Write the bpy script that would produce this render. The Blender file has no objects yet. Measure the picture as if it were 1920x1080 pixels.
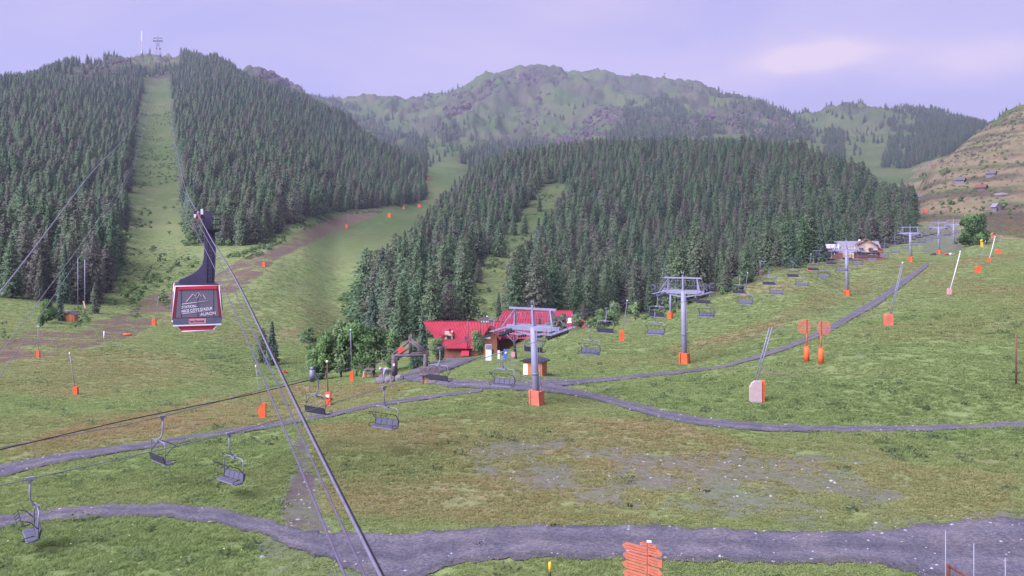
import bpy, math, random
import numpy as np
from mathutils import Vector, Matrix

# ---------------------------------------------------------------- camera, light, exposure
SC = bpy.context.scene
COL = SC.collection
FOC = 1663.0            # focal length in pixels of a 1920 px wide picture
HOR = 450.0             # horizon row
CZ = 14.5               # camera height over the lift's lowest tower foot
cam_d = bpy.data.cameras.new('camera')
cam = bpy.data.objects.new('camera', cam_d)
COL.objects.link(cam)
cam.location = (0, 0, CZ)
cam.rotation_euler = (math.radians(90), 0, 0)
cam_d.sensor_width = 36.0
cam_d.lens = 36.0 * FOC / 1920.0
cam_d.shift_y = -(540.0 - HOR) / 1920.0
cam_d.clip_start = 0.5
cam_d.clip_end = 20000
SC.camera = cam

world = bpy.data.worlds.new('World')
SC.world = world
world.use_nodes = True
SKY_ELEV, SKY_ROT = math.radians(46), math.radians(222)
def build_world():
    nt = world.node_tree
    N, L = nt.nodes, nt.links
    N.clear()
    out = N.new('ShaderNodeOutputWorld'); bg = N.new('ShaderNodeBackground')
    L.new(bg.outputs[0], out.inputs[0])
    tc = N.new('ShaderNodeTexCoord')
    sky = N.new('ShaderNodeTexSky'); sky.sky_type = 'NISHITA'; sky.sun_disc = False
    sky.sun_elevation = SKY_ELEV; sky.sun_rotation = SKY_ROT
    sky.altitude = 1600
    # thin lilac overcast: soft streaks of cloud, wide and flattened
    mp = N.new('ShaderNodeMapping'); mp.inputs['Scale'].default_value = (1.0, 1.0, 3.0)
    L.new(tc.outputs['Generated'], mp.inputs[0])
    n1 = N.new('ShaderNodeTexNoise'); n1.inputs['Scale'].default_value = 3.2; n1.inputs['Detail'].default_value = 7; n1.inputs['Roughness'].default_value = .55
    n1.inputs['Distortion'].default_value = .5
    L.new(mp.outputs[0], n1.inputs[0])
    r1 = N.new('ShaderNodeValToRGB'); L.new(n1.outputs[0], r1.inputs[0])
    r1.color_ramp.elements[0].position = .40; r1.color_ramp.elements[0].color = (.450, .442, .825, 1)
    r1.color_ramp.elements[1].position = .58; r1.color_ramp.elements[1].color = (.535, .505, .830, 1)
    # banks of cloud lit pink by the low sun
    sx_ = N.new('ShaderNodeSeparateXYZ'); L.new(tc.outputs['Generated'], sx_.inputs[0])
    def mth(op, a, b=None):
        x = N.new('ShaderNodeMath'); x.operation = op
        for i, v in enumerate((a, b)):
            if v is None: continue
            if isinstance(v, (int, float)): x.inputs[i].default_value = v
            else: L.new(v, x.inputs[i])
        return x.outputs[0]
    az = mth('ARCTAN2', sx_.outputs[0], sx_.outputs[1]); el = mth('ARCSINE', sx_.outputs[2])
    n2 = N.new('ShaderNodeTexNoise'); n2.inputs['Scale'].default_value = 9; n2.inputs['Detail'].default_value = 6; n2.inputs['Roughness'].default_value = .6
    L.new(mp.outputs[0], n2.inputs[0])
    wob = mth('MULTIPLY', mth('SUBTRACT', n2.outputs[0], .5), .10)
    tot = None
    for a0, e0, wa, we, k in ((.332, .196, .048, .015, 1.5), (.36, .190, .10, .03, .22), (.49, .178, .08, .018, .75), (.22, .170, .10, .03, .35), (.10, .26, .09, .035, .3), (.52, .27, .12, .03, .3), (-.02, .215, .12, .04, .2)):
        d1 = mth('DIVIDE', mth('ADD', mth('SUBTRACT', az, a0), wob), wa); d2 = mth('DIVIDE', mth('ADD', mth('SUBTRACT', el, e0), mth('MULTIPLY', wob, .4)), we)
        g = mth('MULTIPLY', mth('EXPONENT', mth('MULTIPLY', mth('ADD', mth('MULTIPLY', d1, d1), mth('MULTIPLY', d2, d2)), -1.0)), k)
        tot = g if tot is None else mth('ADD', tot, g)
    m2 = N.new('ShaderNodeMath'); m2.operation = 'MINIMUM'; m2.inputs[1].default_value = 1; L.new(tot, m2.inputs[0])
    mx = N.new('ShaderNodeMix'); mx.data_type = 'RGBA'
    L.new(m2.outputs[0], mx.inputs['Factor']); L.new(r1.outputs[0], mx.inputs['A']); mx.inputs['B'].default_value = (.84, .69, .81, 1)
    d1 = mth('DIVIDE', mth('ADD', mth('SUBTRACT', az, .42), wob), .26); d2 = mth('DIVIDE', mth('ADD', mth('SUBTRACT', el, .135), mth('MULTIPLY', wob, .5)), .032)
    gb = mth('MULTIPLY', mth('EXPONENT', mth('MULTIPLY', mth('ADD', mth('MULTIPLY', d1, d1), mth('MULTIPLY', d2, d2)), -1.0)), .85)
    mb_ = N.new('ShaderNodeMix'); mb_.data_type = 'RGBA'; L.new(gb, mb_.inputs['Factor']); L.new(mx.outputs['Result'], mb_.inputs['A']); mb_.inputs['B'].default_value = (.43, .415, .72, 1)
    mx = mb_
    # a share of the physical sky under the overcast
    sc = N.new('ShaderNodeVectorMath'); sc.operation = 'SCALE'; sc.inputs['Scale'].default_value = .03
    L.new(sky.outputs[0], sc.inputs[0])
    ad = N.new('ShaderNodeMix'); ad.data_type = 'RGBA'; ad.inputs['Factor'].default_value = .06
    L.new(mx.outputs['Result'], ad.inputs['A']); L.new(sc.outputs[0], ad.inputs['B'])
    L.new(ad.outputs['Result'], bg.inputs[0])
    bg.inputs[1].default_value = 0.538
build_world()

sun_d = bpy.data.lights.new('sun', 'SUN')
sun = bpy.data.objects.new('sun', sun_d); COL.objects.link(sun)
sun_d.energy = 5.0
sun_d.angle = math.radians(50)
sun_d.color = (.80, .755, 1.0)
sun.rotation_euler = (math.radians(44), 0, math.radians(-48))

SC.view_settings.view_transform = 'Standard'
SC.view_settings.look = 'None'
SC.view_settings.exposure = 0.95
SC.view_settings.gamma = 1.0
SC.view_settings.use_curve_mapping = False
SC.render.engine = 'CYCLES'
SC.cycles.use_denoising = True
SC.cycles.max_bounces = 5
SC.cycles.diffuse_bounces = 3
SC.cycles.glossy_bounces = 2
SC.cycles.transparent_max_bounces = 4
SC.cycles.volume_bounces = 0

RNG = np.random.default_rng(7)
random.seed(7)

# ---------------------------------------------------------------- helpers
def tag(o, label=None, cat=None, group=None, kind=None):
    if label: o['label'] = label
    if cat: o['category'] = cat
    if group: o['group'] = group
    if kind: o['kind'] = kind
    return o

def empty(name, loc=(0, 0, 0), rz=0.0, label=None, cat=None, group=None):
    o = bpy.data.objects.new(name, None); COL.objects.link(o)
    o.location = loc; o.rotation_euler = (0, 0, rz); o.empty_display_size = .3
    return tag(o, label, cat, group)

def link_mesh(name, me, parent=None):
    o = bpy.data.objects.new(name, me); COL.objects.link(o)
    if parent: o.parent = parent
    return o

def copy_tree(o, parent=None):
    c = o.copy(); COL.objects.link(c)
    if parent: c.parent = parent
    for ch in list(o.children): copy_tree(ch, c)
    return c

class MB:
    """collects simple shapes and links them as one mesh"""
    def __init__(s): s.v = []; s.f = []; s.sm = []
    def add(s, vs, fs, smooth=False):
        b = len(s.v); s.v += [tuple(p) for p in vs]
        s.f += [tuple(i + b for i in f) for f in fs]; s.sm += [smooth] * len(fs); return s
    def box(s, c, d, R=None):
        x, y, z = d[0] / 2, d[1] / 2, d[2] / 2
        P = [Vector((a, b, e)) for a in (-x, x) for b in (-y, y) for e in (-z, z)]
        if R is not None: P = [R @ p for p in P]
        c = Vector(c)
        return s.add([p + c for p in P], [(0, 1, 3, 2), (4, 6, 7, 5), (0, 4, 5, 1), (2, 3, 7, 6), (0, 2, 6, 4), (1, 5, 7, 3)])
    def beam(s, a, b, w, h, up=(0, 0, 1)):
        a, b = Vector(a), Vector(b); d = b - a; l = d.length
        if l < 1e-6: return s
        z = d / l; x = z.cross(Vector(up))
        if x.length < 1e-3: x = z.cross(Vector((1, 0, 0)))
        x.normalize(); y = x.cross(z)
        R = Matrix((x, z, y)).transposed()
        return s.box((a + b) / 2, (w, l, h), R)
    def tube(s, pts, r, n=6, caps=True, r2=None):
        pts = [Vector(p) for p in pts]; m = len(pts)
        vs = []; prev = None
        for i, p in enumerate(pts):
            t = (pts[min(i + 1, m - 1)] - pts[max(i - 1, 0)]).normalized()
            if prev is None:
                x = t.cross(Vector((0, 0, 1)))
                if x.length < 1e-3: x = t.cross(Vector((0, 1, 0)))
            else:
                x = prev - t * prev.dot(t)
            x.normalize(); prev = x; y = t.cross(x)
            rr = r if r2 is None else r + (r2 - r) * i / max(1, m - 1)
            for k in range(n):
                a = 2 * math.pi * k / n
                vs.append(p + x * (rr * math.cos(a)) + y * (rr * math.sin(a)))
        fs = []
        for i in range(m - 1):
            for k in range(n):
                k2 = (k + 1) % n
                fs.append((i * n + k, i * n + k2, (i + 1) * n + k2, (i + 1) * n + k))
        s.add(vs, fs, True)
        if caps:
            b = len(s.v) - len(vs)
            s.f += [tuple(b + k for k in reversed(range(n))), tuple(b + (m - 1) * n + k for k in range(n))]; s.sm += [False, False]
        return s
    def prism(s, poly, d, M=None):
        """polygon in the x-z plane, thickness d along y, centred; M a 4x4 matrix"""
        n = len(poly)
        vs = [Vector((p[0], -d / 2, p[1])) for p in poly] + [Vector((p[0], d / 2, p[1])) for p in poly]
        if M is not None: vs = [M @ p for p in vs]
        fs = [tuple(range(n)), tuple(reversed(range(n, 2 * n)))]
        for i in range(n):
            j = (i + 1) % n; fs.append((j, i, i + n, j + n))
        return s.add(vs, fs)
    def disc(s, c, axis, r, w, n=14):
        a = Vector(axis).normalized() * (w / 2); c = Vector(c)
        return s.tube([c - a, c + a], r, n)
    def quad(s, a, b, c, d): return s.add([a, b, c, d], [(0, 1, 2, 3)])
    def build(s, name, mat, parent=None, bevel=0.0):
        me = bpy.data.meshes.new(name)
        me.from_pydata([tuple(p) for p in s.v], [], s.f)
        me.polygons.foreach_set('use_smooth', s.sm)
        if mat: me.materials.append(mat)
        me.update()
        return link_mesh(name, me, parent)

def np_mesh(name, v, f, mat=None, smooth=False, attrs=None):
    """v (n,3), f (m,k) of one arity"""
    v = np.asarray(v, np.float32); f = np.asarray(f, np.int32)
    me = bpy.data.meshes.new(name)
    me.vertices.add(len(v)); me.vertices.foreach_set('co', v.ravel())
    k = f.shape[1] if len(f) else 3
    if len(f):
        me.loops.add(f.size); me.polygons.add(len(f))
        me.loops.foreach_set('vertex_index', f.ravel())
        me.polygons.foreach_set('loop_start', np.arange(0, f.size, k, dtype=np.int32))
        me.polygons.foreach_set('use_smooth', np.full(len(f), smooth))
    for nm, (dom, typ, arr) in (attrs or {}).items():
        a = me.attributes.new(nm, typ, dom)
        key = {'FLOAT': 'value', 'FLOAT_COLOR': 'color', 'FLOAT_VECTOR': 'vector', 'INT': 'value'}[typ]
        a.data.foreach_set(key, np.asarray(arr, np.int32 if typ == 'INT' else np.float32).ravel())
    if mat: me.materials.append(mat)
    me.update(); me.validate()
    return me

# noise ---------------------------------------------------------------------
def _hash(ix, iy, seed):
    h = (ix.astype(np.int64) * 374761393 + iy.astype(np.int64) * 668265263 + seed * 1274126177) & 0x7fffffff
    h = ((h ^ (h >> 13)) * 1274126177) & 0x7fffffff
    return ((h ^ (h >> 16)) & 0xffff) / 65535.0
def vnoise(x, y, seed=0):
    ix, iy = np.floor(x), np.floor(y); fx, fy = x - ix, y - iy
    fx = fx * fx * fx * (fx * (fx * 6 - 15) + 10); fy = fy * fy * fy * (fy * (fy * 6 - 15) + 10)
    a = _hash(ix, iy, seed); b = _hash(ix + 1, iy, seed); c = _hash(ix, iy + 1, seed); d = _hash(ix + 1, iy + 1, seed)
    return (a + (b - a) * fx) * (1 - fy) + (c + (d - c) * fx) * fy - .5
def fbm(x, y, oct=4, seed=0, gain=.5):
    s = np.zeros_like(x, dtype=float); a = 1.0
    for i in range(oct):
        c, d = math.cos(i * 1.1), math.sin(i * 1.1)
        s += a * vnoise((x * c - y * d) * 2 ** i, (x * d + y * c) * 2 ** i, seed + i * 17); a *= gain
    return s
def pchip(xk, yk, x):
    xk = np.asarray(xk, float); yk = np.asarray(yk, float)
    h = np.diff(xk); sh = (slice(None),) + (None,) * (yk.ndim - 1)
    dl = np.diff(yk, axis=0) / h[sh]
    d = np.zeros_like(yk)
    w1 = (2 * h[1:] + h[:-1])[sh]; w2 = (h[1:] + 2 * h[:-1])[sh]
    with np.errstate(all='ignore'):
        hm = (w1 + w2) / (w1 / dl[:-1] + w2 / dl[1:])
    d[1:-1] = np.where(dl[:-1] * dl[1:] > 0, np.nan_to_num(hm), 0)
    d[0], d[-1] = dl[0], dl[-1]
    i = np.clip(np.searchsorted(xk, x) - 1, 0, len(xk) - 2)
    t = ((x - xk[i]) / h[i])[sh]; hh = h[i][sh]
    return ((2 * t ** 3 - 3 * t ** 2 + 1) * yk[i] + (t ** 3 - 2 * t ** 2 + t) * hh * d[i]
            + (-2 * t ** 3 + 3 * t ** 2) * yk[i + 1] + (t ** 3 - t ** 2) * hh * d[i + 1])
def inpoly(px, py, poly):
    r = np.zeros(px.shape, bool); n = len(poly)
    for i in range(n):
        x1, y1 = poly[i]; x2, y2 = poly[(i + 1) % n]
        if y1 == y2: continue
        c = ((y1 > py) != (y2 > py)) & (px < (x2 - x1) * (py - y1) / (y2 - y1) + x1)
        r ^= c
    return r
def smooth(a, b, x):
    t = np.clip((x - a) / (b - a), 0, 1); return t * t * (3 - 2 * t)

# ---------------------------------------------------------------- terrain
NEAR = [(6, 'z', .6), (35, 'z', .6), (46, 'z', .6), (54, 'z', .55)]
PROF = {
 -1100: NEAR + [(70,'z',.3),(120,'z',0),(200,'z',4),(330,470),(500,390),(750,310),(1200,250),(2000,280),(4500,300)],
 -300: NEAR + [(70,'z',.3),(100,'z',-.6),(140,'z',-1.5),(220,545),(330,440),(500,350),(750,265),(1200,200),(1800,230),(4500,280)],
 0: NEAR + [(70,'z',.2),(100,710),(130,665),(170,610),(220,560),(330,455),(500,350),(750,250),(1200,160),(1700,190),(3000,250),(4500,280)],
 150: NEAR + [(70,'z',0),(100,725),(150,640),(195,600),(235,565),(330,470),(500,365),(750,262),(1200,165),(1550,123),(1800,150),(3000,230),(4500,280)],
 215: NEAR + [(70,'z',0),(100,727),(150,645),(197,605),(250,562),(340,480),(490,382),(750,280),(1180,185),(1600,125),(2000,109),(2500,140),(4500,250)],
 290: NEAR + [(70,'z',-.2),(100,730),(150,652),(200,610),(260,560),(350,490),(480,400),(750,300),(1150,210),(1600,145),(1900,118),(2300,91),(2700,115),(4500,200)],
 345: NEAR + [(70,'z',-.2),(100,732),(150,658),(205,607),(265,548),(350,485),(460,405),(680,315),(1020,222),(1500,148),(1850,112),(2200,103),(2700,130),(4500,200)],
 400: NEAR + [(70,'z',-.2),(100,735),(150,665),(210,600),(280,530),(350,480),(430,425),(600,335),(900,240),(1300,162),(1700,115),(2200,140),(3500,200),(4500,220)],
 480: NEAR + [(70,'z',-.1),(100,745),(150,680),(210,600),(300,505),(380,455),(500,388),(700,305),(1000,222),(1500,160),(1900,172),(2500,127),(3000,150),(4500,220)],
 560: NEAR + [(70,'z',0),(100,752),(120,712),(150,678),(200,618),(280,545),(360,480),(440,432),(560,370),(800,292),(1100,232),(1500,186),(1900,205),(3000,168),(4500,200)],
 640: NEAR + [(70,'z',.2),(88,748),(120,705),(150,690),(200,660),(260,600),(330,540),(430,475),(520,425),(640,378),(850,310),(1100,258),(1350,226),(1700,250),(2300,240),(3200,176),(4500,210)],
 720: NEAR + [(72,'z',.3),(86,740),(110,708),(140,690),(190,660),(260,612),(300,562),(380,500),(470,455),(560,415),(680,378),(900,322),(1050,288),(1200,290),(1500,300),(2200,262),(3300,186),(4500,215)],
 790: NEAR + [(72,'z',.3),(86,730),(102,704),(135,680),(180,664),(240,605),(300,555),(380,500),(500,440),(620,405),(780,380),(900,345),(980,325),(1150,322),(1400,302),(1900,275),(2600,225),(3400,181),(4500,215)],
 850: NEAR + [(72,'z',.3),(86,725),(100,702),(120,682),(150,673),(170,668),(220,622),(300,545),(420,465),(560,410),(750,378),(1000,332),(1250,308),(1500,295),(1900,268),(2500,220),(3300,175),(4500,215)],
 920: NEAR + [(74,'z',.3),(87,720),(105,690),(135,668),(170,660),(220,610),(300,548),(420,470),(520,418),(640,368),(760,330),(880,322),(1050,335),(1400,310),(1900,265),(2600,210),(3400,139),(4500,200)],
 1000: NEAR + [(66,'z',.2),(76,765),(87,722),(105,690),(130,655),(160,630),(200,615),(260,590),(330,548),(430,472),(540,408),(660,350),(780,308),(900,308),(1100,325),(1500,300),(2000,262),(2700,200),(3500,128),(4500,185)],
 1100: NEAR + [(70,785),(83,740),(100,700),(120,660),(145,617),(180,622),(230,612),(330,575),(420,495),(540,405),(680,332),(800,294),(900,300),(1100,320),(1500,295),(2000,262),(2700,190),(3500,134),(4500,190)],
 1200: NEAR + [(68,788),(85,722),(105,686),(130,640),(170,600),(210,612),(270,603),(340,570),(430,490),(540,400),(680,325),(780,292),(900,300),(1200,320),(1700,290),(2300,230),(2900,180),(3600,141),(4500,190)],
 1300: NEAR + [(67,790),(88,718),(105,680),(130,632),(170,580),(200,563),(240,576),(300,572),(360,550),(440,476),(540,396),(660,325),(760,292),(860,300),(1200,320),(1700,275),(2300,215),(2900,165),(3500,156),(4500,190)],
 1400: NEAR + [(66,793),(80,725),(105,660),(150,595),(190,537),(215,516),(250,532),(310,528),(370,508),(450,446),(540,382),(640,320),(740,290),(840,300),(1200,315),(1700,265),(2200,220),(2700,187),(3100,196),(4500,220)],
 1500: NEAR + [(66,795),(80,715),(105,645),(150,575),(179,540),(210,503),(235,491),(280,498),(330,487),(390,453),(460,402),(540,355),(620,318),(700,303),(800,315),(1200,320),(1700,260),(2200,212),(2700,225),(4500,240)],
 1600: NEAR + [(66,795),(80,700),(105,622),(150,580),(179,556),(215,525),(250,492),(290,484),(340,479),(380,462),(440,416),(510,366),(580,342),(660,352),(900,355),(1300,310),(1800,250),(2300,203),(2800,215),(4500,240)],
 1680: NEAR + [(66,795),(80,690),(105,612),(150,562),(200,526),(245,491),(290,479),(340,466),(390,438),(430,416),(480,404),(560,405),(700,398),(1000,352),(1400,300),(1800,245),(2200,204),(2700,215),(4500,240)],
 1760: NEAR + [(66,793),(80,685),(105,607),(150,552),(200,516),(260,485),(296,475),(340,460),(400,428),(460,392),(540,350),(620,318),(690,303),(800,322),(1000,320),(1300,290),(1700,240),(2100,212),(2600,225),(4500,250)],
 1840: NEAR + [(66,792),(80,682),(105,602),(150,545),(200,505),(260,472),(330,441),(400,408),(480,360),(560,315),(650,275),(740,247),(850,260),(1000,280),(1500,262),(2000,222),(2500,235),(4500,260)],
 1920: NEAR + [(66,790),(80,680),(105,598),(150,540),(200,500),(260,465),(330,435),(400,400),(480,345),(560,292),(660,240),(780,197),(920,220),(1500,240),(4500,260)],
 2350: NEAR + [(66,'z',.8),(105,'z',4),(150,'z',7),(200,480),(260,440),(330,405),(480,310),(700,210),(900,150),(1200,200),(4500,250)],
 3000: NEAR + [(66,'z',.8),(105,'z',4),(150,'z',8),(200,470),(330,400),(480,320),(700,230),(900,180),(1200,220),(4500,260)],
}
NR = 640
Y0, Y1 = 6.0, 4500.0
lY = np.linspace(math.log(Y0), math.log(Y1), NR)
PXS = np.concatenate([np.arange(-1100, -20, 12.0), np.arange(-20, 1942, 3.6), np.arange(1945, 3000, 12.0)])
NU = len(PXS)
def _prof_z(p):
    Ys, Zs = [], []
    for e in p:
        if len(e) == 3: Ys.append(e[0]); Zs.append(e[2])
        else: Ys.append(e[0]); Zs.append(CZ + (HOR - e[1]) / FOC * e[0])
    return pchip(np.log(Ys), np.array(Zs), lY)
_ck = sorted(PROF)
ZG = pchip(np.array(_ck, float), np.array([_prof_z(PROF[c]) for c in _ck]), PXS)     # (NU, NR)
YG = np.exp(lY)[None, :].repeat(NU, 0)
XG = ((PXS - 960) / FOC)[:, None] * YG
# relief: small humps near, gullies and crags far away
_amp = .0032 * np.maximum(YG - 40, 0) * smooth(40, 400, YG)
ZG = ZG + _amp * 1.2 * fbm(XG / 90, YG / 90, 5, 3)
ZG = ZG + .16 * fbm(XG / 4.5, YG / 4.5, 4, 11) * smooth(200, 90, YG) + .5 * fbm(XG / 22, YG / 22, 3, 5) * smooth(30, 60, YG) * smooth(260, 140, YG)
_far = smooth(1300, 2300, YG)
_rg = 1 - 2 * np.abs(fbm(XG / 260 + YG / 900, YG / 520, 5, 21, .55))
_rg2 = 1 - 2 * np.abs(fbm(XG / 75 + 5, YG / 190, 4, 23, .6))
ZG = ZG + _far * (40 * (_rg - .75) + 26 * (_rg2 - .72)) * smooth(4600, 3000, YG)
_rs = smooth(1650, 1760, 960 + FOC * XG / YG) * smooth(380, 480, YG) * smooth(1000, 800, YG)
ZG = ZG + _rs * (3.4 * fbm(XG / 26, YG / 26, 4, 35) + 1.4 * fbm(XG / 7, YG / 7, 3, 36))
ZG = ZG + smooth(900, 1500, YG) * 4 * fbm(XG / 30, YG / 30, 3, 31)

def H(x, y):
    """terrain height, bilinear on the same grid as the mesh"""
    x = np.asarray(x, float); y = np.asarray(y, float)
    px = 960 + FOC * x / y
    i = np.clip(np.searchsorted(PXS, px) - 1, 0, NU - 2)
    t = np.clip((px - PXS[i]) / (PXS[i + 1] - PXS[i]), 0, 1)
    r = np.clip((np.log(np.maximum(y, Y0)) - lY[0]) / (lY[1] - lY[0]), 0, NR - 1.001)
    j = r.astype(int); s = r - j
    return (ZG[i, j] * (1 - s) + ZG[i, j + 1] * s) * (1 - t) + (ZG[i + 1, j] * (1 - s) + ZG[i + 1, j + 1] * s) * t
def hz(x, y): return float(H(x, y))
def proj(x, y, z): return 960 + FOC * x / y, HOR - FOC * (z - CZ) / y
def on(px, Y):
    """the ground point at distance Y in the direction of column px"""
    x = (px - 960) / FOC * Y
    return Vector((x, Y, hz(x, Y)))
def hit(px, py, ymin=20.0, ymax=4400.0):
    """first ground point in the direction (px, py)"""
    Ys = np.exp(np.linspace(math.log(ymin), math.log(ymax), 4000))
    xs = (px - 960) / FOC * Ys
    g = H(xs, Ys); ray = CZ + (HOR - py) / FOC * Ys
    k = np.nonzero(g >= ray)[0]
    Y = Ys[k[0]] if len(k) else ymax
    return on(px, float(Y))
def at(px, py, Y): return Vector(((px - 960) / FOC * Y, Y, CZ + (HOR - py) / FOC * Y))

GX, GY = proj(XG, YG, ZG)
# ---- ground cover masks (what grows or lies where)
def warped(a, b=None, seed=50):
    k = 1.0 if b is None else b
    return GX + a * fbm(XG / (YG * .05), YG / (YG * .05) + np.log(YG) * 9, 4, seed), GY + a * k * fbm(XG / (YG * .05) + 31, np.log(YG) * 11, 4, seed + 5)
WX, WY = warped(16, .5)
def region(poly, ya=0, yb=1e9, feather=3):
    m = (inpoly(WX, WY, poly) & (YG >= ya) & (YG <= yb)).astype(float)
    for _ in range(feather):
        m[1:-1] = (m[:-2] + m[1:-1] * 2 + m[2:]) / 4; m[:, 1:-1] = (m[:, :-2] + m[:, 1:-1] * 2 + m[:, 2:]) / 4
    return m
def mix_to(m, r, v): return np.maximum(m, r * v)

F_LEFT = [(-1100,600),(-300,575),(0,560),(100,572),(192,574),(215,535),(236,430),(243,330),(252,240),(268,160),(268,130),(235,120),(200,90),(-1100,60)]
F_MID = [(318,142),(325,200),(331,260),(338,330),(346,400),(350,436),(372,452),(440,462),(490,460),(532,432),(585,406),(640,396),(700,389),(760,384),(797,376),(800,250),(600,100),(400,80),(318,92)]
F_CEN = [(676,606),(700,632),(770,645),(900,612),(960,602),(1100,596),(1250,585),(1340,566),(1400,535),(1450,512),(1540,492),(1610,478),(1700,456),(1716,430),(1712,380),(1640,300),(1500,250),(1300,240),(1100,250),(960,280),(860,365),(824,405),(768,472),(716,545)]
CLEAR = [(1022,345),(1072,345),(1036,420),(1008,475),(968,540),(940,615),(845,615),(888,515),(945,440),(990,385)]
A_CL = [(1180,190),(1240,176),(1310,222),(1400,268),(1450,300),(1100,300),(1150,245)]
B_CL = [(1345,192),(1420,180),(1500,196),(1526,225),(1520,292),(1490,268),(1430,275),(1360,235)]
C_CL = [(1655,215),(1715,196),(1800,222),(1850,240),(1770,300),(1690,345),(1640,325),(1672,260)]
D_CL = [(1545,252),(1582,252),(1584,302),(1550,302)]
E_CL = [(818,235),(855,232),(872,262),(830,268)]
F_CL = [(862,290),(930,268),(1000,262),(1060,272),(1060,330),(862,330)]
G_CL = [(560,168),(640,190),(710,218),(770,232),(795,280),(770,290),(700,262),(600,205)]
cl_noise = fbm(XG / (YG * .012), np.log(YG) * 60, 3, 77)
def forest_density(px, py, Y, x):
    d = np.zeros(px.shape)
    nb = fbm(x / 60, Y / 60, 3, 88)
    d = np.where(inpoly(px, py, F_LEFT) & (Y > 215) & (Y < 1700), 1.0, d)
    rocks = inpoly(px, py, [(105,158),(150,112),(200,98),(238,108),(250,132),(215,146),(160,158)])
    d = np.where(rocks & (Y > 800), .10, d)
    d = np.where(inpoly(px, py, F_MID) & (Y > 300) & (Y < 2050), 1.0, d)
    d = np.where(inpoly(px, py, [(235,150),(268,118),(320,108),(322,140)]) & (Y > 1400), .5, d)
    d = np.where((px > 216) & (px < 338) & (py < 131) & (Y > 1200), .02, d)
    d = np.where(inpoly(px, py, F_CEN) & (Y > 185) & (Y < 900), 1.0, d)
    d = np.where(inpoly(px, py, CLEAR) & (Y < 900), .05, d)
    far = Y > 1250
    d = np.where(far & inpoly(px, py, A_CL), .9 * (fbm(x / 40, Y / 80, 3, 90) > -.14), d)
    d = np.where(far & inpoly(px, py, B_CL), .75 * (fbm(x / 34, Y / 60, 3, 92) > .03), d)
    d = np.where(far & inpoly(px, py, C_CL), .95 * (fbm(x / 34, Y / 60, 3, 89) > .07 - .5 * smooth(1690, 1740, px)), d)
    d = np.where(far & inpoly(px, py, D_CL), .9, d)
    d = np.where(far & inpoly(px, py, E_CL), .8, d)
    d = np.where(far & inpoly(px, py, F_CL), .5 * (nb > -.15), d)
    d = np.where((Y > 1900) & inpoly(px, py, G_CL), .8 * (nb > -.1), d)
    sc = far & (d == 0) & (px > 560) & (py > 165) & (py < 330) & (px < 1900)
    d = np.where(sc, .055 * (fbm(x / 150, Y / 150, 2, 99) > .05), d)
    d = np.where(far & (px > 1340) & (px < 1900) & (py < 214) & (d == 0), .13, d)
    return d
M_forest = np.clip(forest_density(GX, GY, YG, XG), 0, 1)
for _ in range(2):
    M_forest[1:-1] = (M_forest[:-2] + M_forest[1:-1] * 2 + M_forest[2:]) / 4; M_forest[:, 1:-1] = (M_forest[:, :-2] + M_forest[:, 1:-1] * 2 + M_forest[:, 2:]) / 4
Z0 = np.zeros_like(ZG)
# bare reddish earth banks and worn tracks
M_earth = Z0.copy()
for poly, a, b, v in [
    ([(-60,660),(0,640),(80,620),(150,612),(200,598),(245,585),(290,550),(340,548),(320,585),(250,628),(170,650),(80,668),(-60,690)], 120, 300, 1.5),
    ([(395,520),(440,490),(500,470),(560,440),(610,415),(660,392),(715,388),(700,408),(640,428),(560,462),(505,500),(455,540),(400,575)], 200, 700, 1.5),
    ([(350,640),(480,560),(560,520),(640,478),(700,450),(690,470),(600,525),(520,585),(430,650)], 120, 600, .22),
    ([(1380,640),(1560,560),(1680,545),(1790,575),(1660,590),(1530,640)], 60, 260, .35),
    ([(1280,695),(1500,690),(1620,698),(1800,690),(1620,706),(1440,708)], 60, 120, .6),
    ([(230,820),(330,800),(450,765),(560,735),(700,720),(600,755),(420,800),(250,850)], 40, 120, .35),
    ([(545,820),(572,830),(585,900),(605,960),(640,1000),(540,1000),(524,960),(548,900)], 30, 80, .75),
    ([(0,870),(160,845),(250,835),(200,860),(0,905)], 40, 80, .5),
    ([(1700,430),(1790,425),(1820,470),(1780,470)], 200, 400, .3)]:
    M_earth = mix_to(M_earth, region(poly, a, b), v)
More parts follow.
